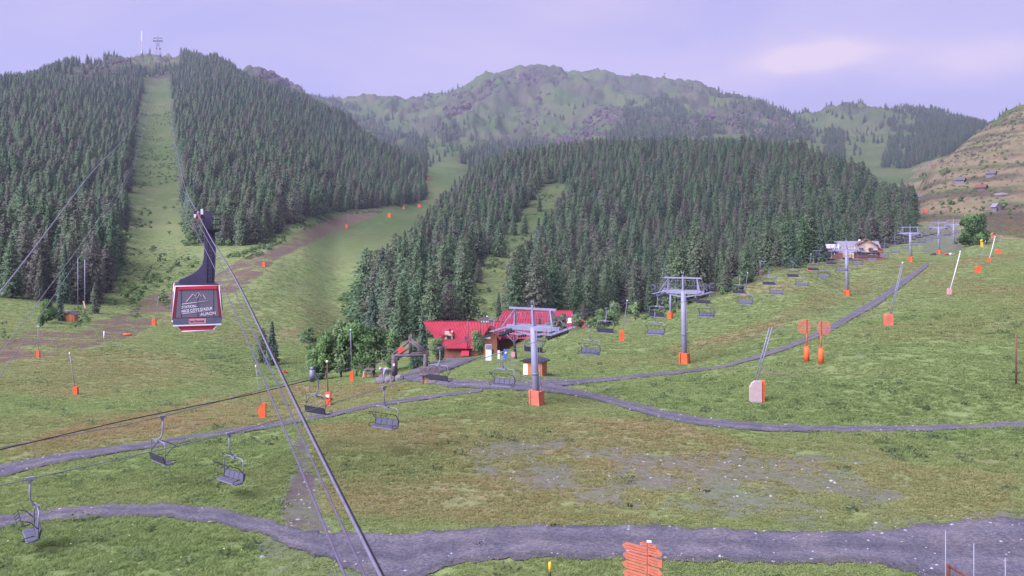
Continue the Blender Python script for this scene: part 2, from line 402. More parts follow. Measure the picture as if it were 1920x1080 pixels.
# loose grey stones and gravel
M_gravel = Z0.copy(); _gn = fbm(XG / 2.4, YG / 2.4, 4, 47)
for poly, a, b, v in [
    ([(860,830),(1010,815),(1240,850),(1420,850),(1600,880),(1700,930),(1520,985),(1250,975),(1000,940),(900,890)], 30, 90, .66),
    ([(1140,900),(1330,870),(1560,900),(1480,945),(1300,950),(1160,930)], 30, 90, .82),
    ([(1450,850),(1760,852),(1740,872),(1480,866)], 30, 90, .85),
    ([(1150,862),(1300,856),(1420,870),(1250,872)], 30, 90, .7),
    ([(545,820),(575,830),(590,900),(610,960),(640,1000),(540,1000),(520,960),(545,900)], 30, 80, .95),
    ([(480,1000),(640,1000),(700,1030),(660,1090),(480,1090)], 20, 60, .55),
    ([(1720,985),(1860,962),(2400,960),(2400,1400),(1700,1400),(1740,1040)], 4, 60, .95),
    ([(1480,985),(1760,965),(1760,1000),(1480,1005)], 30, 60, .75),
    ([(950,700),(1000,690),(1050,700),(1080,722),(960,730)], 60, 120, .7),
    ([(1705,430),(1780,415),(1800,440),(1790,475),(1730,470)], 250, 430, .85),
    ([(1150,600),(1210,580),(1215,596),(1165,612)], 100, 200, .8)]:
    M_gravel = mix_to(M_gravel, region(poly, a, b, 5), v * (1 if v in (.95, .5, .55, .8) and a < 30 or a > 90 else 1) * np.clip(.80 + (1.5 if a == 30 and b == 90 else .5) * _gn, 0, 1.1))
# rock and scree far off
slope_n = fbm(XG / 120, YG / 160, 5, 41)
gul_n = fbm(XG / 55, YG / 240, 5, 43, .6)
M_earth = np.clip(M_earth, 0, .84) * np.clip(.98 + 1.15 * fbm(XG / 5, YG / 5, 4, 49), .25, 1.05)
M_rock = np.clip(smooth(-.05, .25, slope_n + .5 * gul_n) * .85, 0, 1) * smooth(1500, 2200, YG)
for poly, v in [([(690,182),(1000,125),(1180,140),(1230,140),(1420,190),(1300,215),(1180,185),(1000,175),(890,215),(760,200)], .9),
                ([(760,245),(890,195),(960,190),(920,250),(850,262),(790,300)], .8),
                ([(1040,260),(1120,205),(1180,195),(1160,240),(1060,280)], 1.0),
                ([(1230,220),(1330,205),(1480,225),(1500,265),(1380,250),(1250,260)], .9),
                ([(975,215),(1000,150),(1060,150),(1040,200),(1070,290),(980,290)], .6)]:
    M_rock = mix_to(M_rock, region(poly, 1500, 5000, 4), v * np.clip(.42 + 1.5 * slope_n + 1.1 * gul_n, 0, 1))
M_rock = mix_to(M_rock, region([(110,150),(150,112),(200,98),(245,110),(262,145),(215,140),(150,155)], 900, 2200, 2), .75)
M_rock = mix_to(M_rock, region([(270,128),(318,128),(315,146),(272,146)], 1200, 2000, 1), .7)
M_rock = mix_to(M_rock, region([(470,145),(480,120),(530,130),(540,175)], 2100, 3000, 1), 1.0)
_green = np.maximum(region([(1528,215),(1700,198),(1760,215),(1700,350),(1600,330),(1530,300)], 1300, 3500, 4) * .95, np.maximum(region([(800,285),(930,215),(985,200),(940,270),(850,300)], 1300, 3500, 4) * .85, region([(1010,180),(1090,165),(1140,215),(1060,265),(1000,270),(1020,230)], 1500, 4200, 4) * .8))
M_rock = np.clip(M_rock * (1 - _green * np.clip(.9 - .9 * gul_n, 0, 1)), 0, 1)
M_rock = np.clip(M_rock, 0, 1)
# dry pasture
M_dry = np.clip(.02 + .85 * fbm(XG / 26, YG / 26, 4, 61), 0, 1) * smooth(30, 60, YG)
M_dry = M_dry * smooth(700, 300, YG)
for poly, a, b, v in [
    ([(1680,345),(1925,190),(3000,150),(3000,480),(1830,470),(1720,420)], 300, 1400, .85),
    ([(240,94),(300,86),(345,100),(320,125),(270,125),(240,112)], 1500, 3500, 1.0),
    ([(560,800),(1000,770),(1300,800),(1500,860),(1900,880),(1900,970),(1000,990),(600,960)], 30, 100, .75),
    ([(0,830),(300,760),(560,720),(800,720),(720,760),(300,830),(0,870)], 40, 130, .75),
    ([(1000,690),(1300,690),(1480,600),(1700,520),(1560,530),(1400,620),(1200,660)], 60, 230, .5)]:
    M_dry = mix_to(M_dry, region(poly, a, b), v * (.75 + .8 * fbm(XG / 14, YG / 14, 3, 63)))
_slope_r = region([(1680,345),(1925,190),(3000,150),(3000,420),(1830,430),(1720,420)], 350, 1400)
_band = fbm(ZG / 3.2 + XG / 300, XG / 90, 4, 67)
M_dry = np.maximum(M_dry, _slope_r * np.clip(.72 - .8 * _band, .3, .92)) * (1 - _slope_r * np.clip(1.3 * _band, 0, .5))
M_rock = mix_to(M_rock, region([(1850,402),(1960,396),(1960,452),(1850,440)], 250, 450, 2), .8)
M_rock = np.clip(M_rock + .15 * _slope_r + _slope_r * np.clip(fbm(ZG / 5 + 9, XG / 40, 4, 69) * 1.7 - .12, 0, .6), 0, 1)
M_dry = np.clip(M_dry, 0, 1)
# lush tall grass
M_lush = np.clip(fbm(XG / 9 + 7, YG / 9, 4, 71) * 1.3 - .05, 0, 1) * smooth(180, 90, YG)
for poly, a, b, v in [
    ([(1120,740),(1300,700),(1500,715),(1920,690),(1920,780),(1500,795),(1250,775)], 50, 120, .7),
    ([(300,620),(480,560),(560,640),(700,680),(560,720),(400,700)], 100, 260, .6),
    ([(230,440),(250,250),(330,250),(350,450),(380,560),(300,600),(200,560)], 240, 900, .75),
    ([(830,300),(850,360),(800,392),(700,430),(600,500),(500,575),(420,630),(300,645),(420,595),(560,495),(700,412),(795,350)], 140, 1500, .85),
    ([(0,970),(250,965),(480,1005),(480,1090),(0,1090)], 20, 60, .75),
    ([(200,880),(400,800),(540,820),(540,980),(380,960)], 30, 80, .6),
    ([(1600,820),(1920,800),(1920,890),(1700,880)], 40, 80, .8)]:
    M_lush = mix_to(M_lush, region(poly, a, b), v * (.7 + .9 * np.clip(fbm(XG / 7, YG / 7, 3, 73) + .3, 0, 1)))
_run = region([(230,470),(245,260),(262,150),(318,140),(335,260),(350,450),(390,560),(300,610),(200,570)], 230, 1900)
M_lush = np.maximum(M_lush, _run * np.clip(.42 + 1.9 * fbm(XG / 40, ZG / 4.5, 4, 75), 0, 1) * smooth(1500, 500, YG))
M_dry = np.clip(M_dry + _run * np.clip(1.5 * fbm(XG / 60, ZG / 3.5, 4, 79) - .1, 0, .7), 0, 1)
M_lush = np.clip(M_lush, 0, 1)

# ---------------------------------------------------------------- materials
def new_mat(name):
    m = bpy.data.materials.new(name); m.use_nodes = True
    nt = m.node_tree; b = nt.nodes['Principled BSDF']
    return m, nt, nt.nodes, nt.links, b
def simple(name, col, rough=.6, metal=0.0, var=.12, scale=3.0, bump=0.0, spec=.3):
    """painted or raw material with slight uneven tone"""
    m, nt, N, L, b = new_mat(name)
    tc = N.new('ShaderNodeTexCoord')
    n = N.new('ShaderNodeTexNoise'); n.inputs['Scale'].default_value = scale; n.inputs['Detail'].default_value = 6; n.inputs['Roughness'].default_value = .65
    L.new(tc.outputs['Object'], n.inputs[0])
    r = N.new('ShaderNodeValToRGB')
    c = np.array(col)
    r.color_ramp.elements[0].position = .3; r.color_ramp.elements[0].color = (*np.clip(c * (1 - var), 0, 1), 1)
    r.color_ramp.elements[1].position = .7; r.color_ramp.elements[1].color = (*np.clip(c * (1 + var), 0, 1), 1)
    L.new(n.outputs[0], r.inputs[0]); L.new(r.outputs[0], b.inputs['Base Color'])
    b.inputs['Roughness'].default_value = rough; b.inputs['Metallic'].default_value = metal
    b.inputs['Specular IOR Level'].default_value = spec
    if bump:
        bp = N.new('ShaderNodeBump'); bp.inputs['Strength'].default_value = bump; bp.inputs['Distance'].default_value = .02
        L.new(n.outputs[0], bp.inputs['Height']); L.new(bp.outputs[0], b.inputs['Normal'])
    return m

def ground_material():
    m, nt, N, L, b = new_mat('ground_cover')
    geo = N.new('ShaderNodeNewGeometry')
    def attr(nm):
        a = N.new('ShaderNodeAttribute'); a.attribute_name = nm; return a
    A = attr('cover_a'); B = attr('cover_b')
    sA = N.new('ShaderNodeSeparateColor'); L.new(A.outputs['Color'], sA.inputs[0])
    sB = N.new('ShaderNodeSeparateColor'); L.new(B.outputs['Color'], sB.inputs[0])
    def noise(scale, detail=6, rough=.6):
        n = N.new('ShaderNodeTexNoise'); n.inputs['Scale'].default_value = scale; n.inputs['Detail'].default_value = detail; n.inputs['Roughness'].default_value = rough
        L.new(geo.outputs['Position'], n.inputs[0]); return n
    def mixc(f, a, bb):
        x = N.new('ShaderNodeMix'); x.data_type = 'RGBA'
        for sock, val in (('Factor', f), ('A', a), ('B', bb)):
            if isinstance(val, tuple): x.inputs[sock].default_value = (*val, 1)
            elif isinstance(val, float): x.inputs[sock].default_value = val
            else: L.new(val, x.inputs[sock])
        return x.outputs['Result']
    def ramp(src, lo, hi):
        r = N.new('ShaderNodeMapRange'); r.inputs[1].default_value = lo; r.inputs[2].default_value = hi; r.clamp = True
        L.new(src, r.inputs[0]); return r.outputs[0]
    def math_(op, a, c):
        x = N.new('ShaderNodeMath'); x.operation = op; x.use_clamp = True
        for i, v in enumerate((a, c)):
            if isinstance(v, float): x.inputs[i].default_value = v
            else: L.new(v, x.inputs[i])
        return x.outputs[0]
    fine = noise(1.7, 8, .7); mid = noise(.22, 6, .6); big = noise(.02, 5, .6); huge = noise(.008, 6, .62)
    speck = noise(5.5, 4, .75)
    grass = mixc(ramp(fine.outputs[0], .32, .68), (.140, .192, .058), (.230, .282, .104))
    grass = mixc(math_('MULTIPLY', ramp(mid.outputs[0], .42, .62), .65), grass, (.125, .178, .050))
    grass = mixc(math_('MULTIPLY', ramp(big.outputs[0], .45, .6), .4), grass, (.185, .190, .085))
    def masked(base, mask, col, k=1.0, grain=fine, soft=.35, full=False):
        if full:
            x = N.new('ShaderNodeMath'); x.operation = 'ADD'; L.new(mask, x.inputs[0]); L.new(ramp(grain.outputs[0], .2, .8), x.inputs[1])
            return mixc(ramp(x.outputs[0], .75, 1.35), base, col)
        f = math_('ADD', mask, ramp(grain.outputs[0], .2, .8)); f = ramp(f, 1 - soft, 1 + soft)
        if k < 1: f = math_('MULTIPLY', f, k)
        return mixc(f, base, col)
    dry = mixc(ramp(fine.outputs[0], .3, .7), (.180, .142, .074), (.270, .212, .116))
    alp = mixc(ramp(huge.outputs[0], .38, .62), (.046, .088, .022), (.086, .104, .040))
    grass = mixc(B.outputs['Alpha'], grass, alp)
    c = masked(grass, sB.outputs[0], dry, .8, mid, .55, True)
    lush = mixc(ramp(fine.outputs[0], .35, .65), (.112, .158, .052), (.175, .228, .080))
    c = masked(c, sB.outputs[1], lush, .9, mid, .5)
    earth = mixc(ramp(fine.outputs[0], .3, .7), (.092, .060, .040), (.160, .106, .074))
    earth = mixc(math_('MULTIPLY', ramp(mid.outputs[0], .45, .7), .6), earth, (.125, .102, .092))
    c = masked(c, sA.outputs[1], earth, 1.0, mid, .4, True)
    grav = mixc(ramp(speck.outputs[0], .35, .7), (.046, .041, .053), (.138, .127, .148))
    c = masked(c, sA.outputs[0], grav, 1.0, mid, .35)
    rock = mixc(ramp(huge.outputs[0], .35, .65), (.042, .032, .034), (.086, .069, .070))
    rk2 = noise(.075, 9, .78)
    rock = mixc(math_('MULTIPLY', ramp(rk2.outputs[0], .4, .65), .7), rock, (.125, .100, .096))
    c = masked(c, sA.outputs[2], rock, .92, rk2, .5)
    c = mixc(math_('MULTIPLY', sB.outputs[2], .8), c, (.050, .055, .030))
    L.new(c, b.inputs['Base Color'])
    b.inputs['Roughness'].default_value = .95; b.inputs['Specular IOR Level'].default_value = .05
    bp = N.new('ShaderNodeBump'); bp.inputs['Strength'].default_value = .8; bp.inputs['Distance'].default_value = .16
    h = math_('ADD', fine.outputs[0], mid.outputs[0]); L.new(h, bp.inputs['Height'])
    bp2 = N.new('ShaderNodeBump'); bp2.inputs['Strength'].default_value = .9; bp2.inputs['Distance'].default_value = 9.0
    L.new(math_('MULTIPLY', rk2.outputs[0], sA.outputs[2]), bp2.inputs['Height']); L.new(bp.outputs[0], bp2.inputs['Normal'])
    L.new(bp2.outputs[0], b.inputs['Normal'])
    return m
MAT_GROUND = ground_material()

idx = np.arange(NU * NR).reshape(NU, NR)
quads = np.stack([idx[:-1, :-1], idx[1:, :-1], idx[1:, 1:], idx[:-1, 1:]], -1).reshape(-1, 4)
vv = np.stack([XG, YG, ZG], -1).reshape(-1, 3)
one = np.ones(NU * NR)
ca = np.stack([M_gravel.ravel(), M_earth.ravel(), M_rock.ravel(), one], -1)
M_alp = .92 * smooth(340, 520, YG) + .08 * smooth(1000, 1900, YG); M_lush = M_lush * (1 - .9 * smooth(340, 520, YG)); M_dry = M_dry * (1 - .45 * smooth(340, 520, YG) * (1 - _slope_r))
cb = np.stack([M_dry.ravel(), M_lush.ravel(), M_forest.ravel(), M_alp.ravel()], -1)
terrain = link_mesh('terrain', np_mesh('terrain', vv, quads, MAT_GROUND, True,
    {'cover_a': ('POINT', 'FLOAT_COLOR', ca), 'cover_b': ('POINT', 'FLOAT_COLOR', cb)}))
tag(terrain, kind='structure')
def gridval(A, x, y):
    px = 960 + FOC * x / y
    i = np.clip(np.searchsorted(PXS, px) - 1, 0, NU - 1); j = np.clip(np.round((np.log(y) - lY[0]) / (lY[1] - lY[0])).astype(int), 0, NR - 1)
    return A[i, j]
# ---------------------------------------------------------------- trees
def leaf_mat(name, c1, c2, c3, tone=.24):
    m, nt, N, L, b = new_mat(name)
    oi = N.new('ShaderNodeObjectInfo')
    r = N.new('ShaderNodeValToRGB'); L.new(oi.outputs['Random'], r.inputs[0])
    e = r.color_ramp.elements
    r.color_ramp.interpolation = 'LINEAR'; e[0].position = 0; e[0].color = (*c1, 1); e[1].position = 1; e[1].color = (*c3, 1)
    k = e.new(.5); k.color = (*c2, 1)
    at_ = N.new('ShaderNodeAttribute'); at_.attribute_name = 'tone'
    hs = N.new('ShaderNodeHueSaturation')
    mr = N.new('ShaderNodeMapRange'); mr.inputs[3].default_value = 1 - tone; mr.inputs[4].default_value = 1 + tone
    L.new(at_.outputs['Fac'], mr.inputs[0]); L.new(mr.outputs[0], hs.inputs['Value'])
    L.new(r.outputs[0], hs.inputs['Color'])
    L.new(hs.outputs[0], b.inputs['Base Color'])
    b.inputs['Roughness'].default_value = .8; b.inputs['Specular IOR Level'].default_value = .15
    tr = N.new('ShaderNodeBsdfTranslucent'); L.new(hs.outputs[0], tr.inputs[0])
    mx = N.new('ShaderNodeMixShader'); mx.inputs[0].default_value = .42
    L.new(b.outputs[0], mx.inputs[1]); L.new(tr.outputs[0], mx.inputs[2])
    L.new(mx.outputs[0], N['Material Output'].inputs[0])
    return m
MAT_LARCH = leaf_mat('larch_needles', (.128, .216, .102), (.164, .220, .116), (.178, .176, .132))
MAT_SPRUCE = leaf_mat('spruce_needles', (.084, .162, .094), (.102, .178, .102), (.132, .190, .128))
MAT_BROAD = leaf_mat('broad_leaves', (.145, .255, .085), (.185, .310, .100), (.220, .315, .140))
MAT_WEED = leaf_mat('weed_leaves', (.16, .26, .08), (.19, .29, .10), (.22, .30, .14))
MAT_BARK = simple('bark', (.110, .085, .070), .95, var=.3, scale=4, spec=.1)

def clump_mesh(name, P, D, size, asp, mat, tone, droop=.0):
    """P centres, D outward directions: leaf clumps as crossed, slightly folded quads"""
    n = len(P)
    D = D / np.maximum(np.linalg.norm(D, axis=1, keepdims=True), 1e-6)
    R = RNG.normal(size=(n, 3)); S = np.cross(D, R); S /= np.maximum(np.linalg.norm(S, axis=1, keepdims=True), 1e-6)
    a = D * (size * asp)[:, None]; bq = S * (size)[:, None]
    v = np.stack([P - a * .5 - bq * .28, P - a * .1 + bq * .5, P + a * .62, P + a * .05 - bq * .5], 1).reshape(-1, 3)
    f = np.arange(n * 4).reshape(n, 4)
    nr = np.stack([P[:, 0] * 1.0, P[:, 1] * 1.0, np.full(n, 0.0)], 1); nr /= np.maximum(np.linalg.norm(nr, axis=1, keepdims=True), 1e-6)
    nr = nr * .8 + np.array([0, 0, .75])
    V4 = v.reshape(-1, 4, 3); fn = np.cross(V4[:, 1] - V4[:, 0], V4[:, 2] - V4[:, 0])
    flip = (fn * nr).sum(1) < 0; f[flip] = f[flip][:, ::-1]
    me = np_mesh(name, v, f, mat, True, {'tone': ('FACE', 'FLOAT', tone)})
    nr = nr + RNG.normal(0, .25, (n, 3)); nr /= np.linalg.norm(nr, axis=1, keepdims=True)
    me.normals_split_custom_set_from_vertices(np.repeat(nr, 4, 0).tolist())
    return me

def conifer(seed, Ht=1.0, rad=.19, levels=30, per=8, droop=.25, power=.8, start=.06, clumps=4, mat=None, csize=.0225):
    """unit-height conifer: crown mesh and trunk mesh"""
    g = np.random.default_rng(seed)
    P, D, T = [], [], []
    lob = g.uniform(0, 6.28, 3)
    for i in range(levels):
        t = start + (1 - start) * (i + g.uniform(-.3, .3)) / levels
        t = min(max(t, start), .995)
        prof = (1 - t) ** power * min(1, .45 + 2.6 * (t - start + .06))
        for k in range(per if t < .8 else max(4, per // 2)):
            a = g.uniform(0, 6.28)
            rr = rad * prof * g.uniform(.55, 1.12) * (1 + .16 * math.sin(2 * a + lob[0]) + .12 * math.sin(9 * t + lob[1] + a))
            d = np.array([math.cos(a), math.sin(a), 0.0])
            for c in range(clumps):
                q = (c + g.uniform(.15, .95)) / clumps
                q = q ** .7
                r = rr * q
                z = t - droop * r * (.5 + q) + g.normal(0, .006)
                p = d * r + np.array([g.normal(0, .008), g.normal(0, .008), z])
                P.append(p); dd = d * 1.0 + np.array([0, 0, -.35 - droop + .5 * (t > .85)]) + g.normal(0, .35, 3)
                D.append(dd)
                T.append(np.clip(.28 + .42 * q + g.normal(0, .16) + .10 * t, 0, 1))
    for k in range(5):
        P.append(np.array([g.normal(0, .004), g.normal(0, .004), .965 + .01 * k])); D.append(np.array([g.normal(0, .2), g.normal(0, .2), 1])); T.append(.8)
    P = np.array(P); D = np.array(D)
    size = csize * g.uniform(.7, 1.5, len(P)) * (.65 + .55 * (1 - P[:, 2]))
    crown = clump_mesh('crown', P, D, size, g.uniform(.9, 1.7, len(P)), mat, np.array(T))
    tb = MB(); tb.tube([(0, 0, -.05), (.002, .001, .35), (0, .002, .7), (0, 0, .97)], .0125, 6, True, .002)
    for k in range(10):
        a = g.uniform(0, 6.28); t = g.uniform(.05, .4); r = rad * .5
        tb.tube([(0, 0, t), (math.cos(a) * r, math.sin(a) * r, t - .03)], .003, 3, False, .001)
    to = tb.build('trunk', MAT_BARK); tm = to.data; bpy.data.objects.remove(to)
    return crown, tm

def broadleaf(seed, lobes=14, n=1500, w=.42, mat=None, base=.16, csize=.05, trunk=True, flat=.5):
    """unit-height broad crown of many leaf clumps in uneven lobes"""
    g = np.random.default_rng(seed)
    C = []; Rr = []
    for i in range(lobes):
        a = g.uniform(0, 6.28); q = g.uniform(0, 1) ** .6
        z = g.uniform(base + .08, .86); lim = w * math.sqrt(max(.05, 1 - ((z - (base + .35)) / .6) ** 2))
        C.append([math.cos(a) * lim * q * .75, math.sin(a) * lim * q * .75, z]); Rr.append(g.uniform(.1, .2))
    C.append([0, 0, .82]); Rr.append(.17)
    C = np.array(C); Rr = np.array(Rr)
    k = g.integers(0, len(C), n)
    d = g.normal(size=(n, 3)); d /= np.linalg.norm(d, axis=1, keepdims=True)
    q = g.uniform(.35, 1.1, n) ** .6
    P = C[k] + d * (Rr[k] * q)[:, None]
    P[:, 2] = np.maximum(P[:, 2], base * .5)
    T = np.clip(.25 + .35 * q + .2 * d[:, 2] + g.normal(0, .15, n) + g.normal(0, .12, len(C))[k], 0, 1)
    size = csize * g.uniform(.6, 1.5, n)
    crown = clump_mesh('crown', P, d + g.normal(0, .5, (n, 3)), size, g.uniform(.8, 1.5, n), mat, T)
    tb = MB(); tb.tube([(0, 0, -.06), (.01, 0, base), (0, .01, .55)], .025, 6, True, .008)
    for c in C[:7]: tb.tube([(0, 0, base + .05), tuple(c * .6 + np.array([0, 0, base * .4])), tuple(c)], .011, 4, False, .003)
    to = tb.build('trunk', MAT_BARK); tm = to.data; bpy.data.objects.remove(to)
    return crown, tm

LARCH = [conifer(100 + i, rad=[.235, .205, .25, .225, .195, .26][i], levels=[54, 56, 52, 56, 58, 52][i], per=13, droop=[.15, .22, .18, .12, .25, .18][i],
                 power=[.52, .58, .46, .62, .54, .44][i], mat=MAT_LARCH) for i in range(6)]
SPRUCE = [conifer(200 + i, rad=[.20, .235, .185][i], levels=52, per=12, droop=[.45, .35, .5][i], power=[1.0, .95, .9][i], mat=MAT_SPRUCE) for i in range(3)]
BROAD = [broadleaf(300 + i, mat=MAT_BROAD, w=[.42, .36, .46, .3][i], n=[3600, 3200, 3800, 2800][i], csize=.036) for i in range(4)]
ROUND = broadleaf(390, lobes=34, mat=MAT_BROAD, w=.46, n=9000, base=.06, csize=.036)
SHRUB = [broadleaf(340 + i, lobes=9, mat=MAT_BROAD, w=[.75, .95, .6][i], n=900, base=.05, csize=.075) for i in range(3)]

# sites: a jittered grid over the ground
def sites(ya, yb, pxa, pxb, step):
    P = []
    y = ya
    while y < yb:
        st = step(y); xa, xb = (pxa - 960) / FOC * y, (pxb - 960) / FOC * y
        n = int((xb - xa) / st)
        if n > 0:
            xs = xa + (np.arange(n) + .5) * st + RNG.uniform(-.42, .42, n) * st
            ys = y + RNG.uniform(-.42, .42, n) * st
            P.append(np.stack([xs, ys], 1))
        y += st
    return np.concatenate(P)
S1 = sites(190, 950, -260, 2150, lambda y: 6.7 + max(0, y - 300) * .0020)
S2 = sites(950, 3300, -260, 2150, lambda y: 8.2 + max(0, y - 950) * .0016)
S = np.concatenate([S1, S2])
sx, sy = S[:, 0], S[:, 1]
sz = H(sx, sy)
spx, spy = proj(sx, sy, sz)
den = forest_density(spx, spy, sy, sx)
keep = RNG.uniform(0, 1, len(S)) < den * .93
sx, sy, sz, spx, spy = sx[keep], sy[keep], sz[keep], spx[keep], spy[keep]
n = len(sx)
hgt = RNG.uniform(.72, 1.16, n) * (1 + .25 * fbm(sx / 45, sy / 45, 2, 91))
base_h = np.interp(sy, [180, 280, 450, 800, 1500, 3500], [13.0, 18.5, 17.5, 16.5, 15, 17])
cenm = (spx > 640) & (sy < 900) & (spx < 1720)
base_h = np.where(cenm, np.interp(sy, [180, 260, 330, 500, 900], [13, 19, 15.5, 15, 15.5]), base_h)
base_h = np.where((spx > 1330) & cenm, base_h * np.interp(sy, [200, 300, 450], [.55, .8, .95]), base_h)
hgt *= base_h * 1.02
hgt *= np.where(RNG.uniform(0, 1, n) < .08, .55, 1.0)
# what of them shows: march the sight line over the ground
def visible(x, y, ztop):
    ok = np.ones(len(x), bool)
    for t in np.linspace(.15, .985, 60):
        ok &= H(x * t, y * t) < CZ + (ztop - CZ) * t + .02
    return ok
inside = (spx > -260) & (spx < 2150)
vis = visible(sx, sy, sz + hgt) & inside
sx, sy, sz, spx, spy, hgt = [a[vis] for a in (sx, sy, sz, spx, spy, hgt)]
n = len(sx)
kindr = RNG.uniform(0, 1, n)
spr = kindr < np.where(sy < 950, .13, .4)
var = np.where(spr, 6 + RNG.integers(0, 3, n), RNG.integers(0, 6, n))
rot = RNG.uniform(0, 6.28, n)
ALLV = LARCH + SPRUCE
fat = RNG.uniform(.9, 1.38, n)
app = hgt / sy
# the ones that show largest: near ones not hidden by a tree in front
order = np.argsort(-app)
infr = (spx > 0) & (spx < 1920)
chosen = []
cell = {}
for i in order:
    if not infr[i]: continue
    key = (int(spx[i] // 14),)
    top = spy[i] - FOC * app[i]
    if cell.get(key, 1e9) <= top + 4: continue
    cell[key] = min(cell.get(key, 1e9), top)
    chosen.append(i)
    if len(chosen) >= 296: break
if len(chosen) < 296:
    s_ = set(chosen)
    for i in order:
        if infr[i] and i not in s_:
            chosen.append(i)
            if len(chosen) >= 296: break
chosen = np.array(chosen)
ZONES = [
    (lambda p, q, y: p < 60, 'at the left picture edge of the left wood', 'conifers left of the cable car swath'),
    (lambda p, q, y: p < 122, 'of the left wood behind the leafy thicket by the orange hut', 'conifers left of the cable car swath'),
    (lambda p, q, y: p < 185, 'of the left wood behind the slim radio poles', 'conifers left of the cable car swath'),
    (lambda p, q, y: p < 250, 'lining the left side of the grassy cable car swath', 'conifers left of the cable car swath'),
    (lambda p, q, y: p < 410 and y < 1200, 'lining the right side of the swath behind the cabin hanger', 'conifers right of the cable car swath'),
    (lambda p, q, y: p < 540 and y < 1200, 'in the wood edge above the lower red earth bank', 'conifers right of the cable car swath'),
    (lambda p, q, y: p < 640 and y < 1200, 'in the wood edge above the upper red earth bank', 'conifers right of the cable car swath'),
    (lambda p, q, y: y < 1200 and p < 760 and y < 420, 'rising behind the leafy thicket left of the timber arch', 'conifers behind the red chalet'),
    (lambda p, q, y: y < 1200 and p < 880 and y < 420, 'rising behind the left part of the red chalet roof', 'conifers behind the red chalet'),
    (lambda p, q, y: y < 1200 and p < 960 and y < 420, 'at the foot of the clearing above the red chalet', 'conifers behind the red chalet'),
    (lambda p, q, y: y < 1200 and p < 960, 'along the edge of the grassy piste between two woods', 'conifers beside the piste gap'),
    (lambda p, q, y: y < 1200 and p < 1060, 'rising above the nearest big lift tower', 'conifers behind the chairlift meadow'),
    (lambda p, q, y: y < 1200 and p < 1160, 'rising above the red annex roof and the chairs right of it', 'conifers behind the chairlift meadow'),
    (lambda p, q, y: y < 1200 and p < 1260, 'in the wood left of the second lift tower head', 'conifers behind the chairlift meadow'),
    (lambda p, q, y: y < 1200 and p < 1350, 'in the wood behind the second lift tower head', 'conifers behind the chairlift meadow'),
    (lambda p, q, y: y < 1200 and p < 1440, 'behind the slim old lift pole with the pink pad', 'conifers near the pale chalet'),
    (lambda p, q, y: y < 1200 and p < 1560, 'in the wood edge left of the pale gabled chalet', 'conifers near the pale chalet'),
    (lambda p, q, y: y < 1200, 'in the wood edge behind and right of the pale gabled chalet', 'conifers near the pale chalet'),
    (lambda p, q, y: True, 'on the far mountain flank', 'conifers on the far mountain'),
]
for i in chosen:
    t = empty('conifer_tree', (sx[i], sy[i], sz[i] - .1), rot[i])
    t.scale = (hgt[i] * fat[i], hgt[i] * fat[i], hgt[i])
    c, tm = ALLV[var[i]]
    link_mesh('crown', c, t); link_mesh('trunk', tm, t)
    size = 'very tall' if hgt[i] > 21 else 'tall' if hgt[i] > 17 else 'middling' if hgt[i] > 13 else 'small'
    form = 'broad' if fat[i] > 1.23 else 'slender' if fat[i] < 1.03 else 'full'
    for fn, lab, grp in ZONES:
        if fn(spx[i], spy[i], sy[i]):
            tag(t, f"{size} {form} {'spruce' if spr[i] else 'larch'} {lab}", 'tree', grp); break

def instancer(name, pts, rotz, scl, vari, sources, mat_hint=None):
    """one object of kind stuff: copies of the source meshes standing on the points"""
    me = np_mesh(name, pts, np.zeros((0, 3), int), None, False,
        {'rz': ('POINT', 'FLOAT', rotz), 'scl': ('POINT', 'FLOAT_VECTOR', scl), 'vr': ('POINT', 'INT', vari)})
    o = link_mesh(name, me)
    ng = bpy.data.node_groups.new(name, 'GeometryNodeTree')
    ng.interface.new_socket('Geometry', in_out='INPUT', socket_type='NodeSocketGeometry')
    ng.interface.new_socket('Geometry', in_out='OUTPUT', socket_type='NodeSocketGeometry')
    N, L = ng.nodes, ng.links
    gi = N.new('NodeGroupInput'); go = N.new('NodeGroupOutput')
    ins = N.new('GeometryNodeInstanceOnPoints'); L.new(gi.outputs[0], ins.inputs['Points'])
    join = N.new('GeometryNodeGeometryToInstance')
    for grp in reversed(sources):
        g2 = N.new('GeometryNodeJoinGeometry')
        for so in grp:
            inf = N.new('GeometryNodeObjectInfo'); inf.inputs['Object'].default_value = so; inf.transform_space = 'ORIGINAL'
            L.new(inf.outputs['Geometry'], g2.inputs[0])
        gi2 = N.new('GeometryNodeGeometryToInstance'); L.new(g2.outputs[0], gi2.inputs[0])
        L.new(gi2.outputs[0], join.inputs[0]) if False else None
        grp.append(gi2)
    jn = N.new('GeometryNodeJoinGeometry')
    for grp in reversed(sources): L.new(grp[-1].outputs[0], jn.inputs[0])
    N.remove(join)
    L.new(jn.outputs[0], ins.inputs['Instance'])
    ins.inputs['Pick Instance'].default_value = True
    def nattr(nm, typ):
        a = N.new('GeometryNodeInputNamedAttribute'); a.data_type = typ; a.inputs[0].default_value = nm
        return next(s for s in a.outputs if s.enabled and s.name == 'Attribute')
    L.new(nattr('vr', 'INT'), ins.inputs['Instance Index'])
    L.new(nattr('scl', 'FLOAT_VECTOR'), ins.inputs['Scale'])
    cx = N.new('ShaderNodeCombineXYZ'); L.new(nattr('rz', 'FLOAT'), cx.inputs[2])
    er = N.new('FunctionNodeEulerToRotation'); L.new(cx.outputs[0], er.inputs[0]); L.new(er.outputs[0], ins.inputs['Rotation'])
    L.new(ins.outputs[0], go.inputs[0])
    md = o.modifiers.new('scatter', 'NODES'); md.node_group = ng
    return tag(o, kind='stuff')

